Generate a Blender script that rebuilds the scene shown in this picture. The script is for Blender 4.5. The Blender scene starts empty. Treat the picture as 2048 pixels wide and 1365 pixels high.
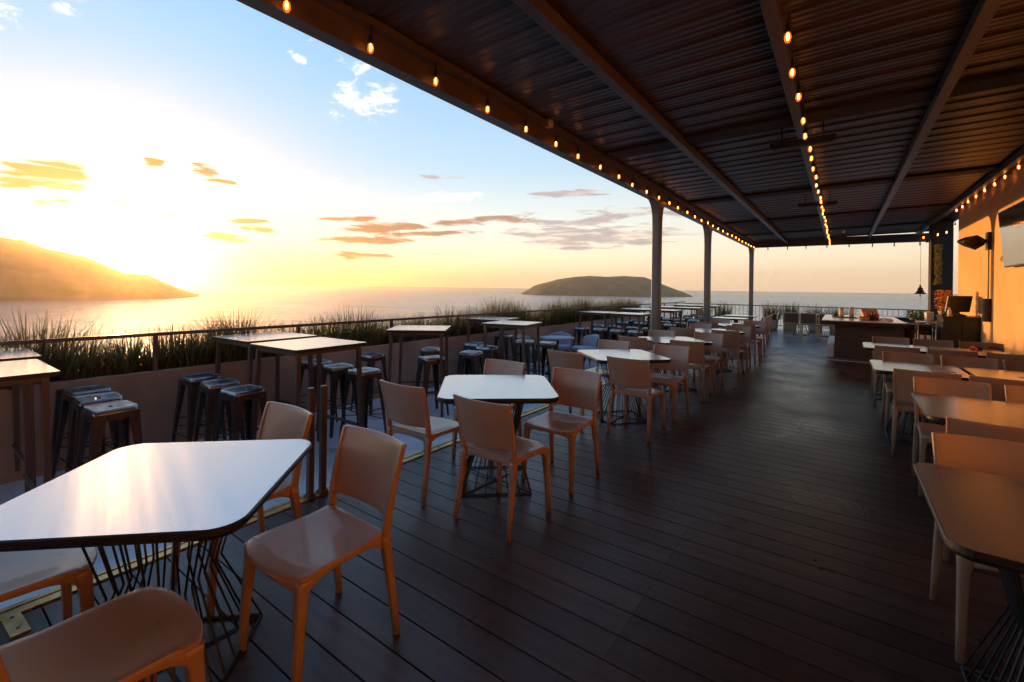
import bpy, bmesh, math, random
from mathutils import Vector, Matrix
from math import sin, cos, tan, pi, radians as R, degrees
random.seed(7)
sc = bpy.context.scene
col = sc.collection

# ------------------------------------------------------------------ camera
YAW, ROLL, FPX, SHY, CH = R(35.9), R(0.75), 908.0, 106.0, 1.5
cam = bpy.data.cameras.new('camera'); cam_o = bpy.data.objects.new('camera', cam); col.objects.link(cam_o)
cam.sensor_width = 36; cam.lens = FPX / 2048 * 36
cam.shift_y = -SHY / 2048
cam.clip_end = 200000; cam.clip_start = 0.05
fw = Vector((-sin(YAW), cos(YAW), 0)); r0 = Vector((cos(YAW), sin(YAW), 0)); u0 = Vector((0, 0, 1))
rr = r0 * cos(ROLL) + u0 * sin(ROLL); uu = -r0 * sin(ROLL) + u0 * cos(ROLL)
m = Matrix((rr, uu, -fw)).transposed().to_4x4(); m.translation = (0, 0, CH)
cam_o.matrix_world = m
sc.camera = cam_o

def sky_dir(x, y):            # direction of a spot in the sky, as (azimuth, elevation) in degrees
    d = fw + rr * ((x - 1024) / FPX) - uu * ((y - (682.5 - SHY)) / FPX)
    return degrees(math.atan2(d.x, d.y)), degrees(math.atan2(d.z, math.hypot(d.x, d.y)))

SUN_AZ, SUN_EL = -77.0, 2.7
HAZE = 8.0e-5
PZ = -.18      # the patio lies a step below the deck

# ------------------------------------------------------------------ materials
def nt(mat):
    mat.use_nodes = True
    return mat.node_tree.nodes, mat.node_tree.links

def pbr(name, c, rough=.5, metal=0., spec=.5, var=.0, vscale=6., rvar=0., bump=0., bscale=40., coat=0., aniso=None, stretch=(1, 1, 1), ior=1.5):
    mt = bpy.data.materials.new(name); n, l = nt(mt)
    b = n['Principled BSDF']
    b.inputs['Base Color'].default_value = (*c, 1); b.inputs['Roughness'].default_value = rough
    b.inputs['Metallic'].default_value = metal; b.inputs['Specular IOR Level'].default_value = spec
    b.inputs['IOR'].default_value = ior
    b.inputs['Coat Weight'].default_value = coat
    if var or rvar or bump:
        tc = n.new('ShaderNodeTexCoord'); mp = n.new('ShaderNodeMapping'); l.new(tc.outputs['Object'], mp.inputs[0])
        mp.inputs['Scale'].default_value = stretch
    if var or rvar:
        no = n.new('ShaderNodeTexNoise'); no.inputs['Scale'].default_value = vscale; no.inputs['Detail'].default_value = 6
        l.new(mp.outputs[0], no.inputs[0])
    if var:
        rp = n.new('ShaderNodeMapRange'); rp.inputs[1].default_value = .3; rp.inputs[2].default_value = .7
        rp.inputs[3].default_value = 1 - var; rp.inputs[4].default_value = 1 + var
        l.new(no.outputs['Fac'], rp.inputs[0])
        mx = n.new('ShaderNodeVectorMath'); mx.operation = 'SCALE'; mx.inputs[0].default_value = c
        l.new(rp.outputs[0], mx.inputs['Scale']); l.new(mx.outputs[0], b.inputs['Base Color'])
    if rvar:
        rp = n.new('ShaderNodeMapRange'); rp.inputs[1].default_value = .3; rp.inputs[2].default_value = .7
        rp.inputs[3].default_value = max(.02, rough - rvar); rp.inputs[4].default_value = rough + rvar
        l.new(no.outputs['Fac'], rp.inputs[0]); l.new(rp.outputs[0], b.inputs['Roughness'])
    if bump:
        nb = n.new('ShaderNodeTexNoise'); nb.inputs['Scale'].default_value = bscale; nb.inputs['Detail'].default_value = 4
        l.new(mp.outputs[0], nb.inputs[0])
        bp = n.new('ShaderNodeBump'); bp.inputs['Strength'].default_value = bump; bp.inputs['Distance'].default_value = .01
        l.new(nb.outputs['Fac'], bp.inputs['Height']); l.new(bp.outputs[0], b.inputs['Normal'])
    return mt

def emis(name, c, s):
    mt = bpy.data.materials.new(name); n, l = nt(mt)
    b = n['Principled BSDF']; b.inputs['Base Color'].default_value = (*c, 1)
    b.inputs['Emission Color'].default_value = (*c, 1); b.inputs['Emission Strength'].default_value = s
    return mt

M = {}
M['plastic'] = pbr('tan_plastic', (.40, .25, .17), .35, coat=.22, var=.09, vscale=4, rvar=.08, bump=.05, bscale=900)
M['laminate'] = pbr('table_laminate', (.56, .565, .58), .22, metal=.85, var=.04, vscale=1.5)
M['edge'] = pbr('black_table_edge', (.018, .018, .02), .4, var=.2, vscale=20)
M['wire'] = pbr('black_steel_rod', (.014, .014, .016), .45, var=.2, vscale=20)
M['stool'] = pbr('dark_gunmetal', (.075, .06, .055), .36, metal=.55, var=.3, vscale=25, rvar=.1)
M['stoolseat'] = pbr('worn_galvanised_steel', (.30, .28, .27), .27, metal=.85, var=.45, vscale=7, bump=.05, bscale=9)
M['steel'] = pbr('bronze_painted_steel', (.10, .07, .058), .42, var=.12, vscale=3, bump=.05, bscale=60)
M['post'] = pbr('grey_brown_painted_steel', (.20, .175, .155), .45, var=.08, vscale=3)
M['roof'] = pbr('dark_corrugated_metal', (.072, .043, .034), .34, metal=.0, spec=.35, var=.25, vscale=1.2, rvar=.05, stretch=(.4, 3, 1))
M['rafter'] = pbr('matt_dark_brown_steel', (.03, .02, .017), .75, var=.1)
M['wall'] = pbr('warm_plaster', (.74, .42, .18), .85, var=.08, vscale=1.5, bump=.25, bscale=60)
M['brass'] = pbr('brass_track', (.62, .40, .16), .32, metal=.8, var=.2, vscale=14, rvar=.08)
M['planter'] = pbr('pale_render', (.36, .27, .20), .8, var=.25, vscale=1.6, bump=.2, bscale=50)
M['soil'] = pbr('soil', (.03, .022, .015), .95, var=.3, vscale=20, bump=.8, bscale=30)
M['dark'] = pbr('black_plastic', (.018, .017, .017), .42, var=.2, vscale=12)
M['darkwood'] = pbr('dark_stained_wood', (.085, .055, .045), .5, var=.3, vscale=4, stretch=(.3, 1, 6), bump=.15, bscale=20)
M['white'] = pbr('white_paint', (.72, .70, .68), .4, var=.05)
M['counter'] = pbr('pale_stone_counter', (.66, .65, .6), .25, var=.1, vscale=8, coat=.2)
M['bulbcap'] = pbr('black_rubber_socket', (.012, .012, .012), .5, var=.1)
M['red'] = pbr('red_cloth', (.45, .03, .03), .8, var=.2, vscale=20)
M['flower'] = pbr('orange_flowers', (.55, .22, .06), .7, var=.5, vscale=30)
M['chrome'] = pbr('brushed_steel', (.55, .54, .52), .25, metal=.95, var=.1, rvar=.08)
M['greyshell'] = pbr('grey_shell', (.32, .35, .42), .4, var=.08)
M['glassdark'] = pbr('screen_glass', (.01, .01, .012), .06, spec=1.0, var=.1, ior=3.0)
M['darkpanel'] = pbr('matt_dark_panel', (.008, .007, .007), .8, spec=.1, var=.1)
M['bronze'] = pbr('dark_bronze', (.05, .035, .025), .4, metal=.7, var=.2)

def leafmat(name, c1, c2, scale=3.):
    mt = bpy.data.materials.new(name); n, l = nt(mt); b = n['Principled BSDF']
    g = n.new('ShaderNodeNewGeometry'); cr = n.new('ShaderNodeValToRGB')
    cr.color_ramp.elements[0].color = (*c1, 1); cr.color_ramp.elements[1].color = (*c2, 1)
    l.new(g.outputs['Random Per Island'], cr.inputs[0]); l.new(cr.outputs[0], b.inputs['Base Color'])
    b.inputs['Roughness'].default_value = .5
    tr = n.new('ShaderNodeBsdfTranslucent'); l.new(cr.outputs[0], tr.inputs[0])
    mx = n.new('ShaderNodeMixShader'); mx.inputs[0].default_value = .45
    l.new(b.outputs[0], mx.inputs[1]); l.new(tr.outputs[0], mx.inputs[2])
    l.new(mx.outputs[0], n['Material Output'].inputs[0])
    return mt
M['grass'] = leafmat('reed_grass', (.065, .065, .02), (.22, .17, .06))
M['leaf'] = leafmat('green_leaves', (.04, .09, .02), (.13, .17, .05))
M['vine'] = leafmat('golden_vine', (.20, .16, .03), (.36, .26, .05))

def deck_mat():
    mt = bpy.data.materials.new('composite_decking'); n, l = nt(mt); b = n['Principled BSDF']
    tc = n.new('ShaderNodeTexCoord'); g = n.new('ShaderNodeNewGeometry')
    mp = n.new('ShaderNodeMapping'); mp.inputs['Scale'].default_value = (.7, 9, 1); l.new(tc.outputs['Object'], mp.inputs[0])
    no = n.new('ShaderNodeTexNoise'); no.inputs['Scale'].default_value = 3; no.inputs['Detail'].default_value = 8; l.new(mp.outputs[0], no.inputs[0])
    cr = n.new('ShaderNodeValToRGB'); cr.color_ramp.elements[0].color = (.042, .027, .024, 1); cr.color_ramp.elements[1].color = (.086, .055, .048, 1)
    cr.color_ramp.elements[0].position = .3; cr.color_ramp.elements[1].position = .7
    l.new(no.outputs['Fac'], cr.inputs[0])
    mr = n.new('ShaderNodeMapRange'); mr.inputs[3].default_value = .7; mr.inputs[4].default_value = 1.2; l.new(g.outputs['Random Per Island'], mr.inputs[0])
    vm = n.new('ShaderNodeVectorMath'); vm.operation = 'SCALE'; l.new(cr.outputs[0], vm.inputs[0]); l.new(mr.outputs[0], vm.inputs['Scale'])
    l.new(vm.outputs[0], b.inputs['Base Color'])
    n2 = n.new('ShaderNodeTexNoise'); n2.inputs['Scale'].default_value = 1.4; n2.inputs['Detail'].default_value = 5; l.new(tc.outputs['Object'], n2.inputs[0])
    m2 = n.new('ShaderNodeMapRange'); m2.inputs[1].default_value = .3; m2.inputs[2].default_value = .7; m2.inputs[3].default_value = .24; m2.inputs[4].default_value = .40
    l.new(n2.outputs['Fac'], m2.inputs[0]); l.new(m2.outputs[0], b.inputs['Roughness'])
    wv = n.new('ShaderNodeTexWave'); wv.bands_direction = 'Y'; wv.inputs['Scale'].default_value = 38; wv.inputs['Distortion'].default_value = .3; l.new(tc.outputs['Object'], wv.inputs[0])
    wx = n.new('ShaderNodeTexWave'); wx.bands_direction = 'X'; wx.inputs['Scale'].default_value = 30; wx.inputs['Distortion'].default_value = 1.5; l.new(tc.outputs['Object'], wx.inputs[0])
    mm = n.new('ShaderNodeMath'); mm.operation = 'MULTIPLY'; l.new(wv.outputs['Fac'], mm.inputs[0]); l.new(wx.outputs['Fac'], mm.inputs[1])
    bp = n.new('ShaderNodeBump'); bp.inputs['Strength'].default_value = .22; bp.inputs['Distance'].default_value = .002; l.new(mm.outputs[0], bp.inputs['Height'])
    l.new(bp.outputs[0], b.inputs['Normal']); b.inputs['Specular IOR Level'].default_value = .4
    return mt
M['deck'] = deck_mat()

def tile_mat(name, c, mortar, size, rough):
    mt = bpy.data.materials.new(name); n, l = nt(mt); b = n['Principled BSDF']
    tc = n.new('ShaderNodeTexCoord'); bk = n.new('ShaderNodeTexBrick'); bk.offset = 0
    bk.inputs['Scale'].default_value = 1; bk.inputs['Brick Width'].default_value = size; bk.inputs['Row Height'].default_value = size
    bk.inputs['Mortar Size'].default_value = .004; bk.inputs['Color1'].default_value = (*c, 1); bk.inputs['Color2'].default_value = (*[v * .9 for v in c], 1)
    bk.inputs['Mortar'].default_value = (*mortar, 1); l.new(tc.outputs['Object'], bk.inputs[0])
    no = n.new('ShaderNodeTexNoise'); no.inputs['Scale'].default_value = 2.5; no.inputs['Detail'].default_value = 8; l.new(tc.outputs['Object'], no.inputs[0])
    mr = n.new('ShaderNodeMapRange'); mr.inputs[1].default_value = .3; mr.inputs[2].default_value = .7; mr.inputs[3].default_value = .82; mr.inputs[4].default_value = 1.12; l.new(no.outputs['Fac'], mr.inputs[0])
    vm = n.new('ShaderNodeVectorMath'); vm.operation = 'SCALE'; l.new(bk.outputs['Color'], vm.inputs[0]); l.new(mr.outputs[0], vm.inputs['Scale'])
    l.new(vm.outputs[0], b.inputs['Base Color'])
    m2 = n.new('ShaderNodeMapRange'); m2.inputs[1].default_value = .3; m2.inputs[2].default_value = .7; m2.inputs[3].default_value = rough - .08; m2.inputs[4].default_value = rough + .1; l.new(no.outputs['Fac'], m2.inputs[0]); l.new(m2.outputs[0], b.inputs['Roughness'])
    return mt
M['patio'] = tile_mat('pale_patio_tile', (.70, .70, .74), (.5, .5, .52), .6, .32)
M['bluetile'] = tile_mat('slate_tile', (.12, .13, .16), (.07, .07, .08), .9, .4)

def sea_mat():
    mt = bpy.data.materials.new('sea_water'); n, l = nt(mt); b = n['Principled BSDF']
    b.inputs['Base Color'].default_value = (.03, .07, .10, 1); b.inputs['Roughness'].default_value = .22; b.inputs['IOR'].default_value = 1.34
    b.inputs['Specular IOR Level'].default_value = .9
    tc = n.new('ShaderNodeTexCoord'); h = None
    for s, a, st in ((.05, 1.6, (1, 2.2, 1)), (.012, 5.0, (1, 2.5, 1)), (.0022, 18., (1, 2.5, 1))):
        mp = n.new('ShaderNodeMapping'); mp.inputs['Scale'].default_value = st; mp.inputs['Rotation'].default_value = (0, 0, R(35)); l.new(tc.outputs['Object'], mp.inputs[0])
        no = n.new('ShaderNodeTexNoise'); no.inputs['Scale'].default_value = s; no.inputs['Detail'].default_value = 5; l.new(mp.outputs[0], no.inputs[0])
        mu = n.new('ShaderNodeMath'); mu.operation = 'MULTIPLY'; mu.inputs[1].default_value = a; l.new(no.outputs['Fac'], mu.inputs[0])
        if h is None: h = mu
        else:
            ad = n.new('ShaderNodeMath'); l.new(h.outputs[0], ad.inputs[0]); l.new(mu.outputs[0], ad.inputs[1]); h = ad
    bp = n.new('ShaderNodeBump'); bp.inputs['Strength'].default_value = .85; bp.inputs['Distance'].default_value = 1.0
    l.new(h.outputs[0], bp.inputs['Height']); l.new(bp.outputs[0], b.inputs['Normal'])
    return mt
M['sea'] = sea_mat()
def hill_mat():
    mt = bpy.data.materials.new('scrub_hillside'); n, l = nt(mt); b = n['Principled BSDF']
    tc = n.new('ShaderNodeTexCoord'); no = n.new('ShaderNodeTexNoise'); no.inputs['Scale'].default_value = .012; no.inputs['Detail'].default_value = 9; l.new(tc.outputs['Object'], no.inputs[0])
    cr = n.new('ShaderNodeValToRGB'); e = cr.color_ramp.elements; e[0].position = .38; e[0].color = (.045, .05, .022, 1); e[1].position = .62; e[1].color = (.13, .09, .06, 1)
    l.new(no.outputs['Fac'], cr.inputs[0]); l.new(cr.outputs[0], b.inputs['Base Color']); b.inputs['Roughness'].default_value = .95
    return mt
M['hill'] = hill_mat()

# ------------------------------------------------------------------ mesh helpers
def box(bm, x0, x1, y0, y1, z0, z1, mi=0, mat=None):
    v = [bm.verts.new(p) for p in ((x0, y0, z0), (x1, y0, z0), (x1, y1, z0), (x0, y1, z0), (x0, y0, z1), (x1, y0, z1), (x1, y1, z1), (x0, y1, z1))]
    if mat is not None:
        for q in v: q.co = mat @ q.co
    for f in ((0, 3, 2, 1), (4, 5, 6, 7), (0, 1, 5, 4), (1, 2, 6, 5), (2, 3, 7, 6), (3, 0, 4, 7)):
        bm.faces.new([v[i] for i in f]).material_index = mi
    return v

def rod(bm, a, b, r, n=6, r2=None, mi=0):
    a = Vector(a); b = Vector(b); d = (b - a); 
    z = d.normalized(); x = z.orthogonal().normalized(); y = z.cross(x); r2 = r if r2 is None else r2
    A = [bm.verts.new(a + (x * cos(2 * pi * i / n) + y * sin(2 * pi * i / n)) * r) for i in range(n)]
    B = [bm.verts.new(b + (x * cos(2 * pi * i / n) + y * sin(2 * pi * i / n)) * r2) for i in range(n)]
    for i in range(n):
        f = bm.faces.new((A[i], A[(i + 1) % n], B[(i + 1) % n], B[i])); f.smooth = n > 5; f.material_index = mi
    bm.faces.new(A[::-1]).material_index = mi; bm.faces.new(B).material_index = mi

def lathe(bm, prof, n=14, c=(0, 0, 0), mi=0):
    rings = []
    for r, z in prof:
        if r < 1e-5: rings.append([bm.verts.new((c[0], c[1], c[2] + z))])
        else: rings.append([bm.verts.new((c[0] + r * cos(2 * pi * i / n), c[1] + r * sin(2 * pi * i / n), c[2] + z)) for i in range(n)])
    for A, B in zip(rings, rings[1:]):
        for i in range(n):
            a, b = A[i % len(A)], A[(i + 1) % len(A)]; c2, d = B[(i + 1) % len(B)], B[i % len(B)]
            vs = []
            for q in (a, b, c2, d):
                if q not in vs: vs.append(q)
            if len(vs) > 2:
                f = bm.faces.new(vs); f.smooth = True; f.material_index = mi

def rrect(w, d, r, n=4, cx=0, cy=0):
    pts = []
    for k, (sx, sy) in enumerate(((1, 1), (-1, 1), (-1, -1), (1, -1))):
        for i in range(n + 1):
            a = pi / 2 * k + pi / 2 * i / n
            pts.append((cx + sx * (w / 2 - r) + r * cos(a), cy + sy * (d / 2 - r) + r * sin(a)))
    return pts

def loft(bm, rings, caps=True, mi=0, smooth=True):
    vs = [[bm.verts.new(p) for p in ring] for ring in rings]
    n = len(vs[0])
    for A, B in zip(vs, vs[1:]):
        for i in range(n):
            f = bm.faces.new((A[i], A[(i + 1) % n], B[(i + 1) % n], B[i])); f.smooth = smooth; f.material_index = mi
    if caps:
        bm.faces.new(vs[0][::-1]).material_index = mi; bm.faces.new(vs[-1]).material_index = mi
    return vs

def mesh(name, bm, mats, bevel=0, sub=0, smooth_angle=None):
    bmesh.ops.recalc_face_normals(bm, faces=bm.faces)
    me = bpy.data.meshes.new(name); bm.to_mesh(me); bm.free()
    for mt in (mats if isinstance(mats, (list, tuple)) else [mats]): me.materials.append(M[mt] if isinstance(mt, str) else mt)
    if bevel or sub:
        o = bpy.data.objects.new('tmp', me); col.objects.link(o)
        if bevel:
            md = o.modifiers.new('b', 'BEVEL'); md.width = bevel; md.segments = 2; md.limit_method = 'ANGLE'; md.angle_limit = R(40)
        if sub:
            md = o.modifiers.new('s', 'SUBSURF'); md.levels = sub; md.render_levels = sub
        dg = bpy.context.evaluated_depsgraph_get(); me2 = bpy.data.meshes.new_from_object(o.evaluated_get(dg))
        bpy.data.objects.remove(o); me = me2; me.name = name
    return me

def obj(name, me, parent=None, loc=None, rotz=0):
    o = bpy.data.objects.new(name, me); col.objects.link(o)
    if parent: o.parent = parent
    if loc is not None: o.location = loc
    if rotz: o.rotation_euler = (0, 0, rotz)
    return o
def tag(o, label=None, cat=None, group=None, kind=None):
    if label: o['label'] = label
    if cat: o['category'] = cat
    if group: o['group'] = group
    if kind: o['kind'] = kind
    return o
def thing(name, label, cat, loc=(0, 0, 0), rotz=0, group=None):
    o = bpy.data.objects.new(name, None); col.objects.link(o); o.location = loc; o.rotation_euler = (0, 0, rotz)
    o.empty_display_size = .1
    return tag(o, label, cat, group)
def dup(root, loc, rotz=0, label=None, group=None):
    r = root.copy(); col.objects.link(r); r.location = loc; r.rotation_euler = (0, 0, rotz)
    if label: r['label'] = label
    if group: r['group'] = group
    for ch in list(root.children):
        c = ch.copy(); col.objects.link(c); c.parent = r
        for g in list(ch.children):
            d = g.copy(); col.objects.link(d); d.parent = c
    return r
class Proto:      # the first placement uses the made object, the next ones copy it
    def __init__(s, make): s.make = make; s.first = None
    def put(s, loc, rotz, label, group):
        if s.first is None:
            s.first = s.make(); o = s.first; o.location = loc; o.rotation_euler = (0, 0, rotz); o['label'] = label; o['group'] = group; return o
        return dup(s.first, loc, rotz, label, group)
def simple(name, bm, mats, label=None, cat=None, group=None, kind=None, parent=None, bevel=0, loc=None, rotz=0):
    o = obj(name, mesh(name, bm, mats, bevel), parent, loc, rotz)
    return tag(o, label, cat, group, kind)
def B(): return bmesh.new()

# ------------------------------------------------------------------ the setting
DECK_X0, DECK_X1, DECK_Y0, DECK_Y1 = -2.97, 2.2, -5.0, 12.33
bm = B(); y = DECK_Y0; P_ = .16
while y < DECK_Y1 - .05:
    y1 = min(y + P_ - .006, DECK_Y1)
    for xa, xb in ((DECK_X0, -.762), (-.7605, DECK_X1)):
        pr = [(y, -.03), (y, -.002), (y + .002, 0), (y1 - .002, 0), (y1, -.002), (y1, -.03)]
        loft(bm, [[(xa, p, q) for p, q in pr], [(xb, p, q) for p, q in pr]], smooth=False)
    y += P_
simple('deck', bm, 'deck', kind='structure')
bm = B(); y = DECK_Y0 + 32 * P_
while y < 8:
    for xx in (-2.93, -2.3, -1.55, -.80, -.72, .05, .85, 1.6):
        for dy in (.035, .118): rod(bm, (xx, y + dy, -.001), (xx, y + dy, .0006), .0035, 8)
    y += P_
simple('deck_screws', bm, 'wire', kind='structure')
bm = B(); box(bm, -3.085, DECK_X1, DECK_Y0, DECK_Y1, -.4, -.034); simple('deck_substructure', bm, 'dark', kind='structure')
bm = B(); box(bm, -6.2, -3.09, -6, 21.2, -.5, PZ); simple('patio_floor', bm, 'patio', kind='structure')
bm = B(); box(bm, -3.09, 3.2, 12.36, 21.2, -.4, -.002); simple('rear_terrace_floor', bm, 'bluetile', kind='structure')
bm = B(); box(bm, -3.08, 2.2, 12.331, 12.36, -.02, .004); simple('floor_joint_strip', bm, 'white', kind='structure')
# building mass below and headland so the terrace stands on something
bm = B(); box(bm, -6.2, 12, -14, 22, -9, -.52); simple('building_base', bm, 'planter', kind='structure')
def headland():
    bm = B(); n = 40; rings = []
    for j in range(12):
        t = j / 11; r = 10 + 110 * t ** 1.2; z = -8.5 - 46 * t ** .8
        rings.append([(3 + r * cos(2 * pi * i / n) * (1 + .18 * sin(3 * i)) + 25 * t, r * sin(2 * pi * i / n) * 1.5 * (1 + .12 * sin(5 * i + 1)) + 2, z + (random.uniform(-1, 1) if 0 < j < 11 else 0) - .5) for i in range(n)])
    loft(bm, rings, caps=False); simple('headland', bm, 'hill', kind='structure')
headland()
# sea
bm = B(); rs = [0, 200, 800, 2500, 8000, 25000, 60000, 120000]; n = 64; prev = None
rings = [[(r * cos(2 * pi * i / n), r * sin(2 * pi * i / n), -50) for i in range(n)] for r in rs[1:]]
vs = loft(bm, rings, caps=False); bm.faces.new(vs[0][::-1]); simple('sea', bm, 'sea', kind='structure')

def relief(name, sil, r_near, r_far, label_kind='structure', seed=0, rough=6.):
    rnd = random.Random(seed)
    ridge = [sky_dir(*p) for p in sil]; bm = B(); na = 150; nr = 26
    a0, a1 = ridge[0][0], ridge[-1][0]; rows = []
    ph = [rnd.uniform(0, 6.28) for _ in range(12)]
    def fbm(u, v):
        return sum(sin(u * f + ph[k] + 1.7 * sin(v * f * .7 + ph[k + 4])) / (f ** .9) for k, f in enumerate((3., 7., 15., 31., 63., 120.)))
    for j in range(nr + 1):
        t = j / nr; row = []
        for i in range(na + 1):
            a = a0 + (a1 - a0) * i / na
            for (p, q) in zip(ridge, ridge[1:]):
                if p[0] <= a <= q[0] + 1e-9: e = p[1] + (q[1] - p[1]) * (a - p[0]) / max(1e-9, q[0] - p[0]); break
            sp = min(1, (a - a0) / (a1 - a0) * 8 + (0 if a0 > -80 else 1)) * min(1, (a1 - a) / (a1 - a0) * 8)
            mid = (r_near + r_far) / 2; wid = (r_far - r_near) / 2 * (.25 + .75 * max(0, sp) ** .5)
            r = mid + (t * 2 - 1) * wid + 18 * fbm(i * .02, 0)
            top = 51.5 + mid * tan(R(e)) * 1.0
            s = max(0, sin(pi * t)) ** .8
            z = -50 - 1.5 + (top + 0) * s + rough * fbm(a * .9, t * 9) * s * (1 - s) * 2.5 + rough * .28 * rnd.uniform(-1, 1) * s
            row.append(bm.verts.new((r * sin(R(a)), r * cos(R(a)), z)))
        rows.append(row)
    for A, C_ in zip(rows, rows[1:]):
        for i in range(na):
            bm.faces.new((A[i], A[i + 1], C_[i + 1], C_[i]))
    for f in bm.faces: f.smooth = True
    return simple(name, bm, 'hill', kind='structure')
relief('sunlit_hill', [(-700, 500), (-300, 470), (0, 475), (45, 482), (100, 500), (165, 512), (205, 527), (245, 545), (292, 549), (330, 565), (365, 580), (395, 589), (408, 597)], 1900, 3000, seed=3, rough=9)
relief('island', [(1040, 588), (1055, 580), (1070, 571), (1090, 566), (1115, 559), (1150, 554), (1180, 552), (1215, 554), (1250, 552), (1290, 555), (1312, 563), (1340, 575), (1370, 586), (1395, 598)], 3500, 4700, seed=5, rough=8)

# ------------------------------------------------------------------ track and edge
t = thing('sliding_glass_track', 'brass double floor track along the outer edge of the brown deck', 'floor track', (0, 0, 0))
for x0, x1 in ((-3.075, -3.047), (-3.035, -2.985)):
    bm = B(); box(bm, x0, x1, -5, 20.3, -.01, .012 if x0 < -3.04 else .010); simple('rail', bm, 'brass', parent=t, bevel=.002)
bm = B(); box(bm, -3.047, -3.035, -5, 20.3, -.02, -.002); simple('slot', bm, 'dark', parent=t)
t = thing('floor_plate', 'brass screw plate on the deck beside the track at lower left', 'plate', (-2.90, .345, .0105), R(3))
bm = B(); box(bm, -.10, .10, -.03, .03, -.009, .0); simple('plate', bm, 'brass', parent=t, bevel=.001)
for dx in (-.06, .05):
    bm = B(); rod(bm, (dx, 0, -.0), (dx, 0, .002), .007, 10); simple('screw', bm, 'dark', parent=t)

def mk_wind():
    t = thing('screen_post', '', 'post')
    bm = B(); box(bm, -.02, .02, -.02, .02, .012, .78); simple('upright', bm, 'steel', parent=t, bevel=.003)
    bm = B(); box(bm, -.03, .03, -.03, .03, .006, .03); simple('foot', bm, 'steel', parent=t, bevel=.002)
    return t
pw = Proto(mk_wind)
pw.put((-3.01, 1.765, 0), 0, 'nearer of two short bronze uprights standing on the brass track', 'bronze uprights on the track')
pw.put((-3.01, 1.86, 0), 0, 'farther of two short bronze uprights standing on the brass track', 'bronze uprights on the track')

# ------------------------------------------------------------------ planter + railing
t = thing('planter', 'long low rendered planter wall along the sea side of the patio', 'planter', (-5.85, 6.0, 0))
Y0, Y1 = -3 - 6, 15.8 - 6
bm = B(); box(bm, .17, .25, Y0, Y1, -.3, .61); box(bm, -.33, -.25, Y0, Y1, -.3, .61); box(bm, -.25, .17, Y0, Y0 + .08, -.3, .607); box(bm, -.25, .17, Y1 - .08, Y1, -.3, .607)
simple('wall', bm, 'planter', parent=t, bevel=.006)
bm = B(); box(bm, -.25, .17, Y0 + .08, Y1 - .08, .3, .55); simple('soil', bm, 'soil', parent=t)

def blade(bm, x, y, z, h, lean, az, w, seg=3, mi=0):
    dx, dy = cos(az), sin(az); px, py = -dy, dx; vs = []
    for i in range(seg + 1):
        s = i / seg; ww = w * (1 - s ** 1.5) * .5 + .0006
        off = lean * (s ** 1.6) * h; zz = z + h * s * (1 - .12 * lean * s)
        c = (x + dx * off, y + dy * off, zz)
        a = random.uniform(-.2, .2)
        vs.append((bm.verts.new((c[0] - px * ww, c[1] - py * ww, c[2])), bm.verts.new((c[0] + px * ww, c[1] + py * ww, c[2]))))
    for A, C_ in zip(vs, vs[1:]):
        bm.faces.new((A[0], A[1], C_[1], C_[0])).material_index = mi
def tuft(bm, x, y, z, n, h, spread, w):
    for i in range(n):
        a = random.uniform(0, 2 * pi); rad = spread * random.random() ** .7
        blade(bm, x + rad * .5 * cos(a), y + rad * .5 * sin(a), z, h * random.uniform(.45, 1.05), random.uniform(.05, 1.15) * random.random() ** .5, a + random.uniform(-.8, .8), w * random.uniform(.6, 1.2))
bm = B(); yy = -2.8
while yy < 15.6:
    near = max(0, 1 - abs(yy) / 9)
    cl = .5 + .5 * sin(yy * 3.3 + 1.2 * sin(yy * 5.1)); nb = int(random.uniform(130, 190) * (.9 + .3 * cl)); hh = random.uniform(.40, .56) * (.98 + .24 * cl) * (1.12 if random.random() < .25 else 1)
    tuft(bm, -5.88 + random.uniform(-.1, .1), yy, .54, nb, hh * (.98 if yy < 6 else 1.18), .36, .017 if yy < 4 else .014)
    yy += random.uniform(.13, .2)
simple('grass', bm, 'grass', kind='stuff', cat='grass', label='tall reedy grass filling the long planter along the sea side')

def mk_tuft():
    t = thing('grass_clump', '', 'grass plant')
    bm = B(); tuft(bm, 0, 0, 0, 230, .78, .62, .018); simple('foliage', bm, 'grass', parent=t)
    bm = B(); lathe(bm, [(0, -.45), (.2, -.45), (.24, 0), (.2, 0), (0, -.02)], 16); simple('pot', bm, 'planter', parent=t)
    return t
t = thing('railing', 'dark slim metal railing round the outer edge of the terrace', 'railing', (-5.64, 0, 0))
bm = B(); box(bm, -.02, .02, -3, 21.0, .965, 1.0); box(bm, -.02, 8.2, 21.0, 21.04, .90, .935)
simple('top_rail', bm, 'steel', parent=t)
bm = B(); box(bm, -.012, .012, 15.8, 21.0, .02, .045); box(bm, .02, 8.2, 21.01, 21.03, .12, .145); simple('bottom_rail', bm, 'steel', parent=t)
bm = B()
for i in range(34): yy = 15.9 + i * .15; box(bm, -.006, .006, yy, yy + .012, .045, .965)
for i in range(53): xx = .1 + i * .15; box(bm, xx, xx + .012, 21.014, 21.026, .145, .90)
tag(simple('baluster', bm, 'steel', parent=t), kind='stuff')
yy = -2.9
while yy < 21:
    z0 = .56 if yy < 15.7 else PZ
    bm = B(); box(bm, -.018, .018, yy, yy + .036, z0, .965)
    simple('rail_post', bm, 'steel', parent=t); yy += 1.5

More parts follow.
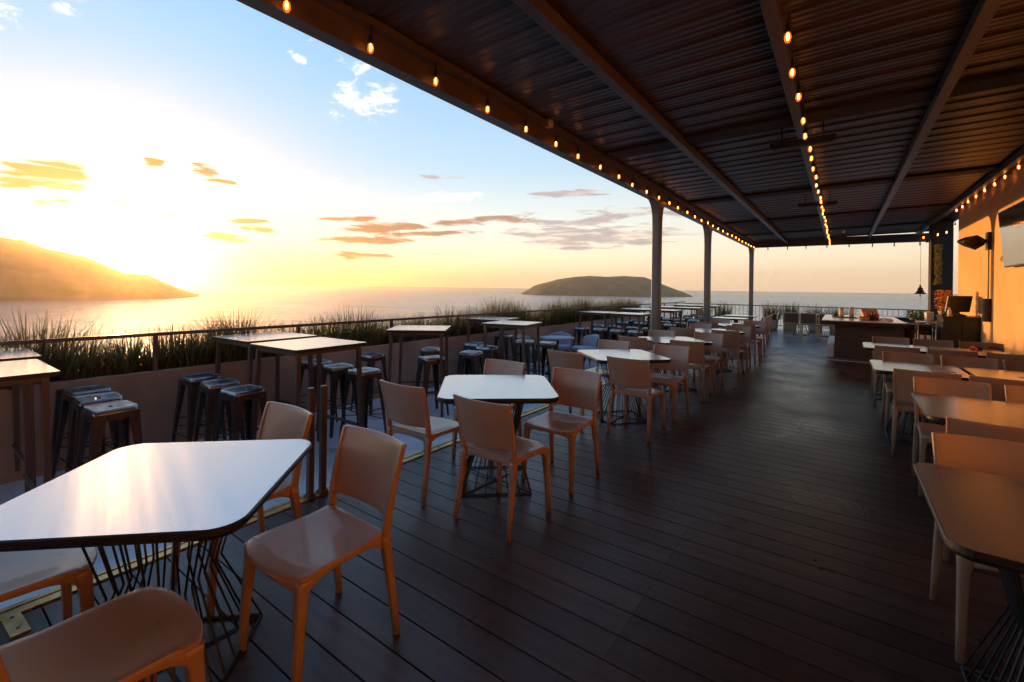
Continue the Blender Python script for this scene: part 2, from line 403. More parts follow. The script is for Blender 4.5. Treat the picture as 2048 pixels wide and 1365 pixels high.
pt = Proto(mk_tuft)
spots = [(-4.55, 19.6, .35, 'round grass clump in a pot just left of the middle roof post'), (-3.85, 20.0, .38, 'green grass clump in a pot between the two far roof posts'), (-2.15, 20.1, .42, 'wide grass clump in a pot right of the last roof post'), (-1.55, 20.3, .42, 'tallest grass clump in a pot behind the far chairs'), (-.75, 20.3, .36, 'grass clump in a pot behind the middle far chair'), (-.1, 20.3, .32, 'grass clump in a pot nearest the bar counter')]
for i, (x, y, z, lb) in enumerate(spots): pt.put((x, y, z), i * 1.3, lb, 'potted grass clumps at the far railing')

# ------------------------------------------------------------------ canopy roof
def roofz(x): return 3.44 + .02 * (x + 2.9)
t = thing('canopy_roof', 'dark corrugated metal canopy over the brown deck', 'roof', (0, 0, 0))
bm = B(); prof = []; y = -5.0; step = .0156; k = 0
while y <= 20.2:
    ph = (y / .078) % 1; seam = (y % .3125)
    z = .0022 * sin(2 * pi * ph)
    if seam < .03: z -= .022 * (1 - abs(seam - .015) / .015)
    prof.append((y, z)); y += step
va = [bm.verts.new((-2.9, yv, roofz(-2.9) + z)) for yv, z in prof]; vb = [bm.verts.new((2.6, yv, roofz(2.6) + z)) for yv, z in prof]
for i in range(len(prof) - 1):
    f = bm.faces.new((va[i], va[i + 1], vb[i + 1], vb[i])); f.smooth = True
simple('ceiling_sheet', bm, 'roof', parent=t)
bm = B(); box(bm, -2.9, 2.6, -5, 20.2, 0, .05)
for v in bm.verts: v.co.z += roofz(v.co.x) + .04
simple('roof_deck', bm, 'roof', parent=t)
bm = B(); box(bm, -2.95, -2.82, -5.1, 20.35, 3.2, 3.215); box(bm, -2.95, -2.94, -5.1, 20.35, 3.215, 3.52); box(bm, -2.835, -2.82, -5.1, 20.35, 3.215, 3.37); box(bm, -2.85, -2.74, -5.1, 20.3, 3.37, 3.385); box(bm, -2.755, -2.74, -5.1, 20.3, 3.385, 3.43)
simple('edge_beam', bm, 'steel', parent=t)
bm = B(); box(bm, -2.81, 2.6, 20.21, 20.33, 3.22, 3.5); simple('end_beam', bm, 'steel', parent=t)
for x in (-1.68, -.40, .78, 2.04):
    bm = B(); box(bm, x - .045, x + .045, -5, 20.2, roofz(x) - .125, roofz(x) - .02); simple('long_beam', bm, 'steel', parent=t, bevel=.004)
for y in (-2.4, 1.8, 6.1, 10.4, 14.2, 17.4):
    bm = B(); box(bm, -2.7, 2.5, y - .17, y + .17, -.035, 0)
    for v in bm.verts: v.co.z += roofz(v.co.x) - .006
    simple('rafter', bm, 'rafter', parent=t)

def mk_post():
    t = thing('roof_post', '', 'post')
    bm = B(); w = .085; rings = []
    def ring(z, hx, hy): return [(x, y, z) for x, y in rrect(2 * hx, 2 * hy, .02, 3)]
    for z, hy in ((0, .085), (1.2, .085), (2.55, .085), (2.75, .09), (2.9, .105), (3.0, .13), (3.08, .17), (3.14, .225), (3.18, .29), (3.2, .36)):
        rings.append(ring(z, .075, hy))
    loft(bm, rings); simple('shaft', bm, 'post', parent=t)
    bm = B(); box(bm, -.12, .12, -.12, .12, 0, .012); simple('base_plate', bm, 'post', parent=t, bevel=.003)
    return t
pp = Proto(mk_post)
for y, lb in ((8.7, 'nearest flared grey roof post rising behind the third table'), (12.8, 'middle flared grey roof post of the row'), (20.1, 'farthest and thinnest-looking flared grey roof post')):
    pp.put((-2.87, y, -.005), 0, lb, 'flared posts under the roof edge')
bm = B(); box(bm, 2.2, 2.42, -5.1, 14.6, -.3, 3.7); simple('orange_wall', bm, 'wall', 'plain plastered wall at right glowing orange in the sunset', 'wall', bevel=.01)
t = thing('dark_panel', 'added dark surface on the orange wall, out of view at right, darkening tabletop reflections', 'panel', (2.19, 7.1, .85))  # unseen surface added so the nearest tabletops reflect something dark
bm = B(); box(bm, -.012, .004, -2.3, 2.3, 0, 2.3); simple('pane', bm, 'darkpanel', parent=t)
bm = B(); box(bm, -.03, .008, -2.36, -2.302, -.06, 2.36); box(bm, -.03, .008, 2.302, 2.36, -.06, 2.36); box(bm, -.029, .007, -2.36, 2.36, 2.302, 2.36); box(bm, -.029, .007, -2.36, 2.36, -.06, -.002); simple('frame', bm, 'dark', parent=t)
bm = B(); box(bm, -2.95, 2.2, -5.3, -5.02, -.3, 3.7); simple('rear_light_block', bm, 'darkwood', 'added unseen dark wall behind the camera, keeping the deck dark', 'wall')  # unseen wall added to shut out light from behind the camera

# ------------------------------------------------------------------ string lights
bm = B(); lathe(bm, [(0, -.112), (.012, -.108), (.022, -.095), (.028, -.075), (.027, -.055), (.020, -.03), (.013, -.012), (.012, 0)], 12)
mt = bpy.data.materials.new('amber_glass'); n_, l_ = nt(mt); b_ = n_['Principled BSDF']
b_.inputs['Base Color'].default_value = (1, .5, .15, 1); b_.inputs['Roughness'].default_value = .08
b_.inputs['Emission Color'].default_value = (1, .30, .05, 1); b_.inputs['Emission Strength'].default_value = .12
tr_ = n_.new('ShaderNodeBsdfTransparent'); tr_.inputs[0].default_value = (1, .72, .42, 1); mx_ = n_.new('ShaderNodeMixShader'); mx_.inputs[0].default_value = .3
l_.new(tr_.outputs[0], mx_.inputs[1]); l_.new(b_.outputs[0], mx_.inputs[2]); l_.new(mx_.outputs[0], n_['Material Output'].inputs[0])
M['amber'] = mt; M['filament'] = emis('glowing_filament', (1, .47, .13), 15.)
bmesh.ops.scale(bm, vec=(.82, .82, .85), verts=bm.verts); bulb_me = mesh('bulb', bm, 'amber')
bm = B(); lathe(bm, [(0, -.088), (.008, -.086), (.012, -.07), (.012, -.045), (.008, -.03), (0, -.028)], 8); bmesh.ops.scale(bm, vec=(.75, .75, .85), verts=bm.verts); fil_me = mesh('filament', bm, 'filament')
bm = B(); lathe(bm, [(0, .05), (.010, .048), (.013, .03), (.016, 0), (.016, -.02), (.0135, -.022), (0, -.02)], 10); cap_me = mesh('socket', bm, 'bulbcap')
mt = pbr('clear_glass_bulb', (.25, .22, .2), .1, var=.1); M['offglass'] = mt
off_me = bulb_me.copy(); off_me.materials.clear(); off_me.materials.append(mt)
def cable_pts(pts, sag=.05, n=8):
    out = []
    for a, b in zip(pts, pts[1:]):
        a = Vector(a); b = Vector(b)
        for i in range(n):
            s = i / n; p = a.lerp(b, s); p.z -= sag * 4 * s * (1 - s) * 0 ; out.append(p)
    out.append(Vector(pts[-1])); return out
def tube(bm, pts, r, n=5):
    rings = []
    for i, p in enumerate(pts):
        d = (pts[min(i + 1, len(pts) - 1)] - pts[max(i - 1, 0)]).normalized(); x = d.orthogonal().normalized() if abs(d.z) > .9 else d.cross(Vector((0, 0, 1))).normalized(); y = x.cross(d)
        rings.append([p + (x * cos(2 * pi * k / n) + y * sin(2 * pi * k / n)) * r for k in range(n)])
    loft(bm, rings)
def string(label, pts, lit=True, drop=.1):
    t = thing('string_lights', label, 'string lights', tuple(pts[0]), 0, 'strings of bulbs under the canopy')
    base = Vector(pts[0]); cp = []
    for i, p in enumerate(pts):
        p = Vector(p) - base; cp.append(p + Vector((0, 0, drop + .02)))
        if i < len(pts) - 1:
            q = Vector(pts[i + 1]) - base; mid = (p + q) / 2; cp.append(mid + Vector((0, 0, drop + .02 + .035 * random.uniform(.5, 1.4))))
    bm = B(); tube(bm, cp, .004)
    for i, p in enumerate(pts):
        p = Vector(p) - base; rod(bm, p + Vector((0, 0, .04)), p + Vector((0, 0, drop + .02)), .003, 5)
    simple('cable', bm, 'bulbcap', parent=t)
    for i, p in enumerate(pts):
        q = Vector(p) - base; rz = random.uniform(0, 6)
        o = obj('bulb', bulb_me if lit else off_me, t, q, rz)
        obj('socket', cap_me, t, q)
        if lit: obj('filament', fil_me, o)
    return t
rj = lambda a: random.uniform(-a, a)
string('warm bulbs hanging along the outer roof edge beam', [(-2.755 + rj(.01), .8 + i * .635 + rj(.04), 3.262 + rj(.01)) for i in range(31)])
string('warm bulbs hanging down the middle of the canopy over the aisle', [(-.32 + rj(.015), 3.55 + i * .565 + rj(.06), 3.235 + rj(.025)) for i in range(30)])
string('warm bulbs hanging along the top of the orange wall', [(2.1 + rj(.01), 8.6 + i * .62 + rj(.05), 3.43 + rj(.012)) for i in range(10)])
string('small unlit bulbs hanging across the far end of the canopy', [(-2.3 + i * .63 + rj(.04), 20.25, 3.2 + rj(.02)) for i in range(8)], lit=False, drop=.04)
string('short warm string crossing the dark column', [(1.75, 16.0, 3.02), (2.0, 15.8, 3.06), (2.15, 15.7, 3.1), (2.26, 15.4, 3.2)])

# ceiling fittings
def mk_heater():
    t = thing('ceiling_heater', '', 'heater')
    bm = B(); box(bm, -.32, .32, -.05, .05, -.04, .03); simple('housing', bm, 'dark', parent=t, bevel=.008)
    bm = B(); box(bm, -.29, .29, -.035, .035, -.046, -.041); simple('grille', bm, 'bulbcap', parent=t)
    for s in (-.2, .2):
        bm = B(); rod(bm, (s, 0, .03), (s, 0, .2), .008, 8); simple('bracket', bm, 'dark', parent=t)
    return t
ph_ = Proto(mk_heater)
ph_.put((-.375, 6.13, 3.21), R(-4), 'nearer black bar heater hung under the middle of the canopy', 'bar heaters under the canopy')
ph_.put((-.385, 10.6, 3.21), R(-2), 'farther black bar heater hung under the middle of the canopy', 'bar heaters under the canopy')
t = thing('junction_box', 'small pale square box fixed inside the outer roof beam', 'box', (-2.77, 4.5, 3.42))
M['pale'] = pbr('pale_plastic', (.5, .42, .25), .5, var=.05)
bm = B(); box(bm, -.05, .045, -.05, .05, -.045, .03); simple('body', bm, 'pale', parent=t, bevel=.006)
bm = B(); box(bm, -.03, .03, -.03, .03, -.052, -.0455); simple('cover', bm, 'pale', parent=t, bevel=.002)
t = thing('hanging_spotlight', 'small pale spotlight under the far canopy right of the middle string', 'spotlight', (.05, 16.2, 3.28))
bm = B(); rod(bm, (0, 0, .1), (0, 0, .02), .006, 6); simple('stem', bm, 'dark', parent=t)
bm = B(); lathe(bm, [(0, .03), (.03, .02), (.035, -.06), (0, -.062)], 12); simple('lamp_head', bm, 'white', parent=t)

# ------------------------------------------------------------------ chair
def make_chair():
    t = thing('chair', '', 'chair')
    # seat: shaped shell, curved front edge
    bm = B(); NX, NY = 14, 14; W = .215
    def sp(u, v):
        x = W * u * (1.0 - .06 * (1 - v) / 2 - .0)
        fr = .215 - .05 * abs(u) ** 3.2      # rounded front corners
        y = -.205 + (fr + .205) * (v + 1) / 2
        z = .452 - .013 * (1 - u * u) * (1 - abs(v) ** 3) - .020 * max(0, v - .55) ** 1.6 * 3.0 * .55 + .012 * max(0, -v - .5) * 2
        return Vector((x, y, z))
    top = [[bm.verts.new(sp(-1 + 2 * i / NX, -1 + 2 * j / NY)) for i in range(NX + 1)] for j in range(NY + 1)]
    bot = [[bm.verts.new(sp(-1 + 2 * i / NX, -1 + 2 * j / NY) * 1 + Vector((0, 0, -.018))) for i in range(NX + 1)] for j in range(NY + 1)]
    for j in range(NY):
        for i in range(NX):
            f = bm.faces.new((top[j][i], top[j][i + 1], top[j + 1][i + 1], top[j + 1][i])); f.smooth = True
            f = bm.faces.new((bot[j][i], bot[j + 1][i], bot[j + 1][i + 1], bot[j][i + 1])); f.smooth = True
    for j in range(NY):
        bm.faces.new((top[j][0], top[j + 1][0], bot[j + 1][0], bot[j][0])); bm.faces.new((top[j][-1], bot[j][-1], bot[j + 1][-1], top[j + 1][-1]))
    for i in range(NX):
        bm.faces.new((top[0][i], bot[0][i], bot[0][i + 1], top[0][i + 1])); bm.faces.new((top[-1][i], top[-1][i + 1], bot[-1][i + 1], bot[-1][i]))
    obj('seat', mesh('seat', bm, 'plastic', bevel=.005), t)
    # apron rails arched into the legs
    bm = B()
    for s in (-1, 1):
        rings = []
        for k in range(13):
            v = -1 + k / 6; y = -.2 + .35 * (v + 1) / 2; x = s * (.205 - .0125 * (1 - v) / 2)
            zt = .447 + .006 * max(0, -v); hgt = .022 + .045 * abs(v) ** 3.5
            rings.append([(x - .011, y, zt - hgt), (x + .011, y, zt - hgt), (x + .0115, y, zt), (x - .0115, y, zt)])
        loft(bm, rings)
    rings = []
    for k in range(13):
        u = -1 + k / 6; x = .195 * u; y = .200 - .045 * abs(u) ** 3.2; zt = .432 ; hgt = .018 + .035 * abs(u) ** 4
        rings.append([(x, y - .009, zt - hgt), (x, y + .008, zt - hgt), (x, y + .009, zt), (x, y - .009, zt)])
    loft(bm, rings)
    rings = []
    for k in range(9):
        u = -1 + k / 4; x = .19 * u; y = -.203; zt = .45 ; hgt = .03 + .03 * abs(u) ** 4
        rings.append([(x, y - .009, zt - hgt), (x, y + .009, zt - hgt), (x, y + .009, zt), (x, y - .009, zt)])
    loft(bm, rings)
    obj('apron', mesh('apron', bm, 'plastic', bevel=.003), t)
    # backrest with side stiles
    bm = B(); NU, NV = 16, 10
    def bp(u, v, th):
        z = .515 + (.812 - .515) * v; ztop = z + (.012 * (1 - u * u) if v > .99 else .0)
        if v == 0: z -= .006 * (1 - u * u)
        lean = -.208 - .035 * ((z - .45) / .36) - .045 * ((z - .45) / .36) ** 2
        w = .208 + .012 * (z - .45) / .36
        x = w * u; y = lean - .036 * (1 - u * u) * (1.0 - .0 * v) + th
        return (x, y, z + (-.010 * (1 - u * u) * 0))
    for th0, th1 in ((.006, -.006),):
        F = [[bm.verts.new(bp(-1 + 2 * i / NU, j / NV, th0 + .004 * abs(-1 + 2 * i / NU) ** 6)) for i in range(NU + 1)] for j in range(NV + 1)]
        K = [[bm.verts.new(bp(-1 + 2 * i / NU, j / NV, th1 - .004 * abs(-1 + 2 * i / NU) ** 6)) for i in range(NU + 1)] for j in range(NV + 1)]
    for j in range(NV):
        for i in range(NU):
            bm.faces.new((F[j][i], F[j][i + 1], F[j + 1][i + 1], F[j + 1][i])).smooth = True
            bm.faces.new((K[j][i], K[j + 1][i], K[j + 1][i + 1], K[j][i + 1])).smooth = True
    for j in range(NV):
        bm.faces.new((F[j][0], F[j + 1][0], K[j + 1][0], K[j][0])); bm.faces.new((F[j][-1], K[j][-1], K[j + 1][-1], F[j + 1][-1]))
    for i in range(NU):
        bm.faces.new((F[0][i], K[0][i], K[0][i + 1], F[0][i + 1])); bm.faces.new((F[-1][i], F[-1][i + 1], K[-1][i + 1], K[-1][i]))
    for s in (-1, 1):      # stiles running down from the shell to the legs
        rings = []
        for z in (.43, .47, .50, .53, .60, .68, .76, .8105):
            q = (z - .45) / .36; y = -.208 - .035 * q - .045 * q * q; x = s * (.2035 + .012 * q)
            w = .0125 - .003 * max(0, q); d = .017 - .004 * max(0, q)
            rings.append([(x - w, y - d, z), (x + w, y - d, z), (x + w, y + d, z), (x - w, y + d, z)])
        loft(bm, rings)
    obj('backrest', mesh('backrest', bm, 'plastic', bevel=.003), t)
    for s in (-1, 1):      # front legs
        bm = B(); rings = []
        for z, x, y, w in ((0, .212, .182, .0135), (.2, .206, .172, .0165), (.36, .199, .160, .020), (.41, .193, .153, .026), (.436, .190, .150, .030)):
            rings.append([(s * x + a, y + b, z) for a, b in rrect(2 * w, 2 * w, w * .35, 2)])
        loft(bm, rings); obj('leg', mesh('leg', bm, 'plastic'), t)
    for s in (-1, 1):      # rear legs
        bm = B(); rings = []
        for z, x, y, w in ((0, .216, -.262, .0125), (.2, .210, -.238, .0155), (.36, .204, -.215, .0185), (.42, .201, -.207, .020), (.448, .2, -.205, .0195)):
            rings.append([(s * x + a, y + b, z) for a, b in rrect(2 * w, 2 * w, w * .35, 2)])
        loft(bm, rings); obj('leg', mesh('leg', bm, 'plastic'), t)
    return t
chair = Proto(make_chair)

# ------------------------------------------------------------------ low wire-base table
def rounded_top(w, d, r, th, inset=.006):
    bm = B(); pts = rrect(w, d, r, 7); z = .74
    o = [[(x, y, zz) for x, y in rrect(w - 2 * i, d - 2 * i, max(.01, r - i), 7)] for zz, i in ((z - th, .012), (z - th * .55, 0), (z - .004, 0), (z - .0005, .003))]
    loft(bm, o, mi=1, smooth=False)
    v = [bm.verts.new((x, y, z + .001)) for x, y in rrect(w - 2 * inset, d - 2 * inset, max(.01, r - inset), 7)]
    bm.faces.new(v).material_index = 0
    v2 = [bm.verts.new((x, y, z - .0005)) for x, y in rrect(w - 2 * inset, d - 2 * inset, max(.01, r - inset), 7)]
    for i in range(len(v)): bm.faces.new((v[i], v2[i], v2[(i + 1) % len(v)], v[(i + 1) % len(v)])).material_index = 1
    return mesh('table_top', bm, ['laminate', 'edge'])
def make_table(w=.86, d=.86, r=.10, base=.25):
    def mk():
        t = thing('dining_table', '', 'table')
        obj('table_top', rounded_top(w, d, r, .036), t)
        b, tp = base, base * .8
        bm = B(); c = [(-b, -b), (b, -b), (b, b), (-b, b)]; ct = [(-tp, -tp), (tp, -tp), (tp, tp), (-tp, tp)]
        for i in range(4):
            a, e = c[i], c[(i + 1) % 4]; rod(bm, (*a, .007), (*e, .007), .006)
        rod(bm, (*c[0], .006), (*c[2], .006), .005); rod(bm, (*c[1], .012), (*c[3], .012), .005)
        obj('base_frame', mesh('base_frame', bm, 'wire'), t)
        bm = B()
        for i in range(4): a, e = ct[i], ct[(i + 1) % 4]; rod(bm, (*a, .69), (*e, .69), .006)
        obj('top_frame', mesh('top_frame', bm, 'wire'), t)
        bm = B(); n = 6; wz = .36; ws = .58
        for i in range(4):
            a, e = c[i], c[(i + 1) % 4]; at, et = ct[i], ct[(i + 1) % 4]
            for k in range(n):
                s = (k + .0) / n
                p = (a[0] + (e[0] - a[0]) * s, a[1] + (e[1] - a[1]) * s); q = (at[0] + (et[0] - at[0]) * s, at[1] + (et[1] - at[1]) * s)
                wst = ((p[0] + q[0]) / 2 * ws, (p[1] + q[1]) / 2 * ws)
                rod(bm, (*p, .007), (*wst, wz), .0045, 5); rod(bm, (*wst, wz), (*q, .69), .0045, 5)
        obj('wire_cage', mesh('wire_cage', bm, 'wire'), t)
        bm = B(); box(bm, -tp - .02, tp + .02, -tp - .02, tp + .02, .694, .703); obj('mounting_plate', mesh('mounting_plate', bm, 'wire'), t)
        return t
    return Proto(mk)
diamond = make_table()
ords = ['nearest', 'second', 'third', 'fourth', 'fifth', 'sixth']
left_rows = [(-2.12, .66), (-2.16, 2.80), (-2.07, 5.06), (-2.07, 7.12), (-1.97, 9.25), (-1.97, 11.2)]
for i, (x, y) in enumerate(left_rows):
    diamond.put((x, y, 0), R(45 - (5 if i == 1 else 0) + rj(2)), f'{ords[i]} pale-topped diamond-set table in the row beside the brass track', 'diamond-set tables beside the track')
    for sx, wx in ((-.38, 'sea'), (.36, 'aisle')):
        if not (i == 0 and False):
            for sy, wy in ((-1, 'near'), (1, 'far')):
                px, py = x + sx, y + sy * .40
                if i == 0 and sy < 0: py = .385 if sx > 0 else .29
                if i == 0 and sy < 0 and sx > 0: px = -1.735
                if i == 0 and sy < 0 and sx < 0: px = -2.47
                if i == 1 and sy < 0: py = 2.46
                if i == 1 and sy > 0: py = 3.16
                if i == 0 and sy > 0: py = 1.05
                desc = f'tan plastic chair on the {wx} side, {wy} edge of the {ords[i]} diamond-set table'
                chair.put((px + rj(.018) * (i > 0), py + rj(.018) * (i > 0), 0), (0 if sy < 0 else pi) + R(rj(4.5) if i > 1 else rj(1.2)), desc, 'tan chairs around the diamond-set tables')

rect = make_table(.72, .86, .07, .22)
ro = ['nearest', 'second', 'third', 'fourth']
for i, y in enumerate((2.32, 4.22, 6.16, 8.40)):
    for j, x in enumerate((.63, 1.38)):
        rect.put((x + (.17 if i == 1 and j == 0 else 0) + (.17 if i == 1 and j else 0), y + (-.02 if j else 0), 0), R(rj(1)), f'{["aisle-side", "wall-side"][j]} dark-edged table of the {ro[i]} pair near the orange wall', 'paired tables near the orange wall')
    for j, x in enumerate((.62, 1.13, 1.62)):
        for sy, wy in ((-1, 'near'), (1, 'far')):
            yy = y + sy * .47; xx = x
            if i == 1: xx += .1
            if i == 0 and sy < 0: xx += .12; yy = 1.92
            cz = ['aisle-end', 'middle', 'wall-end'][j]
            chair.put((xx + rj(.02), yy + rj(.02), 0), (0 if sy < 0 else pi) + R(rj(4)), f'tan chair, {cz} seat on the {wy} side of the {ro[i]} wall-side table pair', 'tan chairs at the paired tables')

# ------------------------------------------------------------------ high tables and stools on the patio
def mk_high():
    t = thing('high_table', '', 'table')
    bm = B(); w = .77
    loft(bm, [[(x, y, z) for x, y in rrect(w, w, .03, 4)] for z in (1.092, 1.119)], mi=1, smooth=False)
    v = [bm.verts.new((x, y, 1.1205)) for x, y in rrect(w - .01, w - .01, .026, 4)]; bm.faces.new(v)
    obj('table_top', mesh('table_top', bm, ['laminate', 'edge']), t)
    bm = B(); e = .32
    for s in (-1, 1):
        box(bm, -e, e, s * e - .015, s * e + .015, 1.055, 1.09); box(bm, s * e - .014, s * e + .014, -e, e, 1.056, 1.089)
    obj('frame', mesh('frame', bm, 'steel'), t)
    for s in (-1, 1):
        bm = B(); box(bm, -e, e, s * e - .01, s * e + .01, .30, .32); obj('foot_rail', mesh('foot_rail', bm, 'steel'), t)
    for sx in (-1, 1):
        for sy in (-1, 1):
            bm = B(); loft(bm, [[(sx * .35 + a, sy * .35 + b, 0) for a, b in rrect(.035, .035, .004, 1)], [(sx * e + a, sy * e + b, 1.09) for a, b in rrect(.04, .04, .004, 1)]], smooth=False)
            obj('leg', mesh('leg', bm, 'steel'), t)
    return t
high = Proto(mk_high)
HT = [(-4.35, 0.27, 0, 'high square table at the left edge, nearest the track'), (-5.27, 0.32, 0, 'high square table at the left edge, against the planter railing'),
      (-4.18, 2.43, 3, 'nearer white-topped high table of the pair left of the bronze uprights'), (-5.10, 2.45, 3, 'farther white-topped high table of the pair left of the bronze uprights'),
      (-4.65, 4.30, 38, 'single high table standing askew between the two patio pairs'),
      (-4.30, 5.97, 12, 'nearer high table of the slanted pair in mid patio'), (-5.18, 6.57, 12, 'farther high table of the slanted pair in mid patio')]
for k, yb in enumerate((10.3, 12.9, 15.4, 18.0)):
    w3 = ['left of the nearest roof post', 'just past the nearest roof post', 'near the middle roof post', 'farthest along the patio'][k]
    for j, xb in enumerate((-4.0, -4.82)): HT.append((xb, yb, 0, f'{["track-side", "sea-side"][j]} high table of the long pair {w3}'))
for x, y, a, lb in HT: high.put((x, y, PZ), R(a), lb, 'white-topped high tables on the patio')

def mk_stool():
    t = thing('bar_stool', '', 'stool')
    bm = B(); pts = rrect(.30, .30, .04, 4); H_ = .76
    hole = [(.032 * cos(2 * pi * i / 20), .012 * sin(2 * pi * i / 20)) for i in range(20)]
    outer = [bm.verts.new((x, y, H_)) for x, y in pts]; inn = [bm.verts.new((x, y, H_ - .006)) for x, y in rrect(.262, .262, .03, 4)]
    dn = [bm.verts.new((x, y, H_ - .035)) for x, y in rrect(.312, .312, .04, 4)]
    ho = [bm.verts.new((x, y, H_ - .006)) for x, y in [(.03 * cos(2 * pi * (i + .5) / 20) * (1.3), .014 * sin(2 * pi * (i + .5) / 20)) for i in range(20)]]
    hd = [bm.verts.new((v.co.x, v.co.y, H_ - .03)) for v in ho]
    for i in range(20):
        j = (i + 1) % 20
        bm.faces.new((dn[i], dn[j], outer[j], outer[i])).smooth = True; bm.faces.new((outer[i], outer[j], inn[j], inn[i])); bm.faces.new((inn[i], inn[j], ho[j], ho[i])); bm.faces.new((ho[i], ho[j], hd[j], hd[i]))
    obj('seat', mesh('seat', bm, 'stoolseat'), t)
    for sx in (-1, 1):
        for sy in (-1, 1):
            bm = B()
            def L(x, y, w, z, th=.006): return [(sx * x, sy * y, z), (sx * (x - w), sy * y, z), (sx * (x - w), sy * (y - th), z), (sx * (x - th), sy * (y - th), z), (sx * (x - th), sy * (y - w), z), (sx * x, sy * (y - w), z)]
            loft(bm, [L(.212, .212, .03, 0), L(.19, .19, .042, .25), L(.17, .17, .062, .5), L(.155, .155, .09, .726)], smooth=False)
            obj('leg', mesh('leg', bm, 'stool'), t)
    bm = B()
    for z, e in ((.20, .19), (.33, .178)):
        for a in (0, 1):
            for s in (-1, 1):
                if a == 0 and z < .3: rod(bm, (-e, s * e, z), (e, s * e, z), .006)
                if a == 1 and z > .3: rod(bm, (s * e, -e, z), (s * e, e, z), .006)
    rod(bm, (-.185, -.185, .26), (.185, .185, .26), .005); rod(bm, (.185, -.185, .262), (-.185, .185, .262), .005)
    obj('brace', mesh('brace', bm, 'stool'), t)
    bm = B(); loft(bm, [[(x, y, z) for x, y in rrect(w, w, .04, 4)] for z, w in ((.68, .322), (.727, .314))], caps=False)
    obj('skirt', mesh('skirt', bm, 'stool'), t)
    return t
stool = Proto(mk_stool)
ST = [(-4.42, 1.00, 4, 'dark steel stool nearest the big table, by the left-edge high tables'), (-4.85, 1.02, -3, 'middle stool of the left-edge three'), (-5.29, 1.04, 5, 'farthest stool of the left-edge three'), (-5.75, 1.00, 12, 'stool tucked by the left-edge railing'),
      (-4.29, 1.87, 6, 'near-side stool closest to the bronze uprights'), (-4.75, 1.87, -4, 'near-side middle stool of the patio pair left of the uprights'), (-5.22, 1.87, 4, 'near-side sea-end stool of the patio pair left of the uprights'),
      (-4.25, 3.11, 3, 'bright-topped stool at the far side of the pair left of the uprights'), (-4.70, 3.09, -5, 'second bright-topped stool at the far side of that pair'), (-5.16, 3.09, 5, 'sea-end stool at the far side of the pair left of the uprights'),
      (-5.16, 3.88, 10, 'stool alone by the planter before the askew table'), (-4.38, 4.25, -20, 'bright-topped stool under the askew table'), (-4.29, 4.95, 15, 'stool behind the askew table'), (-4.98, 4.85, 25, 'stool on the planter side of the askew table'),
      (-4.48, 5.54, 5, 'stool at the near side of the slanted pair'), (-4.91, 5.75, 12, 'second stool at the near side of the slanted pair'), (-4.50, 6.62, 8, 'stool at the far side of the slanted pair'), (-4.08, 6.67, 2, 'brightest stool beside the slanted pair, closest to the deck'), (-5.35, 7.15, 9, 'stool at the planter end of the slanted pair')]
for k, yb in enumerate((10.3, 12.9, 15.4, 18.0)):
    for sy in (-1, 1):
        for j, xb in enumerate((-3.75, -4.15, -4.60, -5.05)):
            if k == 3 and j > 2: continue
            ST.append((xb + rj(.04), yb + sy * .45 + rj(.04), rj(10), f'dark stool {["nearest the deck", "second from the deck", "third from the deck", "nearest the sea"][j]}, {"near" if sy < 0 else "far"} side of the {["first", "second", "third", "last"][k]} long high table'))
for x, y, a, lb in ST: stool.put((x, y, PZ), R(a), lb, 'dark metal stools on the patio').scale = (.86, .86, 1)
# small dark caddy on the left-edge table
t = thing('condiment_caddy', 'dark condiment caddy on the left-edge high table', 'caddy', (-4.2, .19, .9415))
bm = B(); box(bm, -.06, .06, -.05, .05, 0, .07); simple('basket', bm, 'dark', parent=t, bevel=.01)
for dx in (-.03, .03):
    bm = B(); lathe(bm, [(0, .005), (.022, .005), (.024, .09), (.012, .12), (.012, .14), (0, .142)], 12, (dx, 0, 0)); simple('bottle', bm, 'dark', parent=t)
bm = B(); tube(bm, [Vector((.0, -.0, .07)), Vector((0, 0, .16)), Vector((.015, 0, .18)), Vector((.03, 0, .16))], .004); simple('handle', bm, 'wire', parent=t)

# grey lounge chairs and low table beyond the slanted pair
def mk_lounge():
    t = thing('lounge_chair', '', 'chair')
    bm = B(); rings = []
    for k in range(9):
        a = -70 + 140 * k / 8; ca, sa = cos(R(a)), sin(R(a))
        rings.append([(.27 * sa, -.25 * ca + .03, .42), (.30 * sa, -.29 * ca + .03, .74 - .08 * abs(sa)), (.28 * sa, -.27 * ca + .03, .745 - .08 * abs(sa)), (.25 * sa, -.23 * ca + .03, .42)])
    loft(bm, rings); obj('backrest', mesh('backrest', bm, 'greyshell', sub=1), t)
    bm = B(); loft(bm, [[(x, y, z) for x, y in rrect(w, w, .1, 4)] for z, w in ((.36, .44), (.39, .50), (.44, .51), (.455, .47))]); obj('seat', mesh('seat', bm, 'greyshell'), t)
    for sx in (-1, 1):
        for sy in (-1, 1):
            bm = B(); rod(bm, (sx * .24, sy * .24, 0), (sx * .15, sy * .15, .37), .013, 8, .018); obj('leg', mesh('leg', bm, 'dark'), t)
    return t
lg = Proto(mk_lounge)
lg.put((-4.35, 8.75, PZ), R(150), 'grey shell lounge chair nearest the deck, beside the slanted pair', 'grey lounge chairs')
lg.put((-5.0, 8.7, PZ), R(-160), 'middle grey shell lounge chair', 'grey lounge chairs')
lg.put((-5.2, 7.8, PZ), R(-80), 'grey shell lounge chair nearest the planter', 'grey lounge chairs')
t = thing('low_table', 'low grey round table among the lounge chairs', 'table', (-4.5, 7.75, PZ))
bm = B(); lathe(bm, [(0, .70), (.33, .70), (.34, .71), (.34, .725), (0, .726)], 28); simple('table_top', bm, 'greyshell', parent=t)
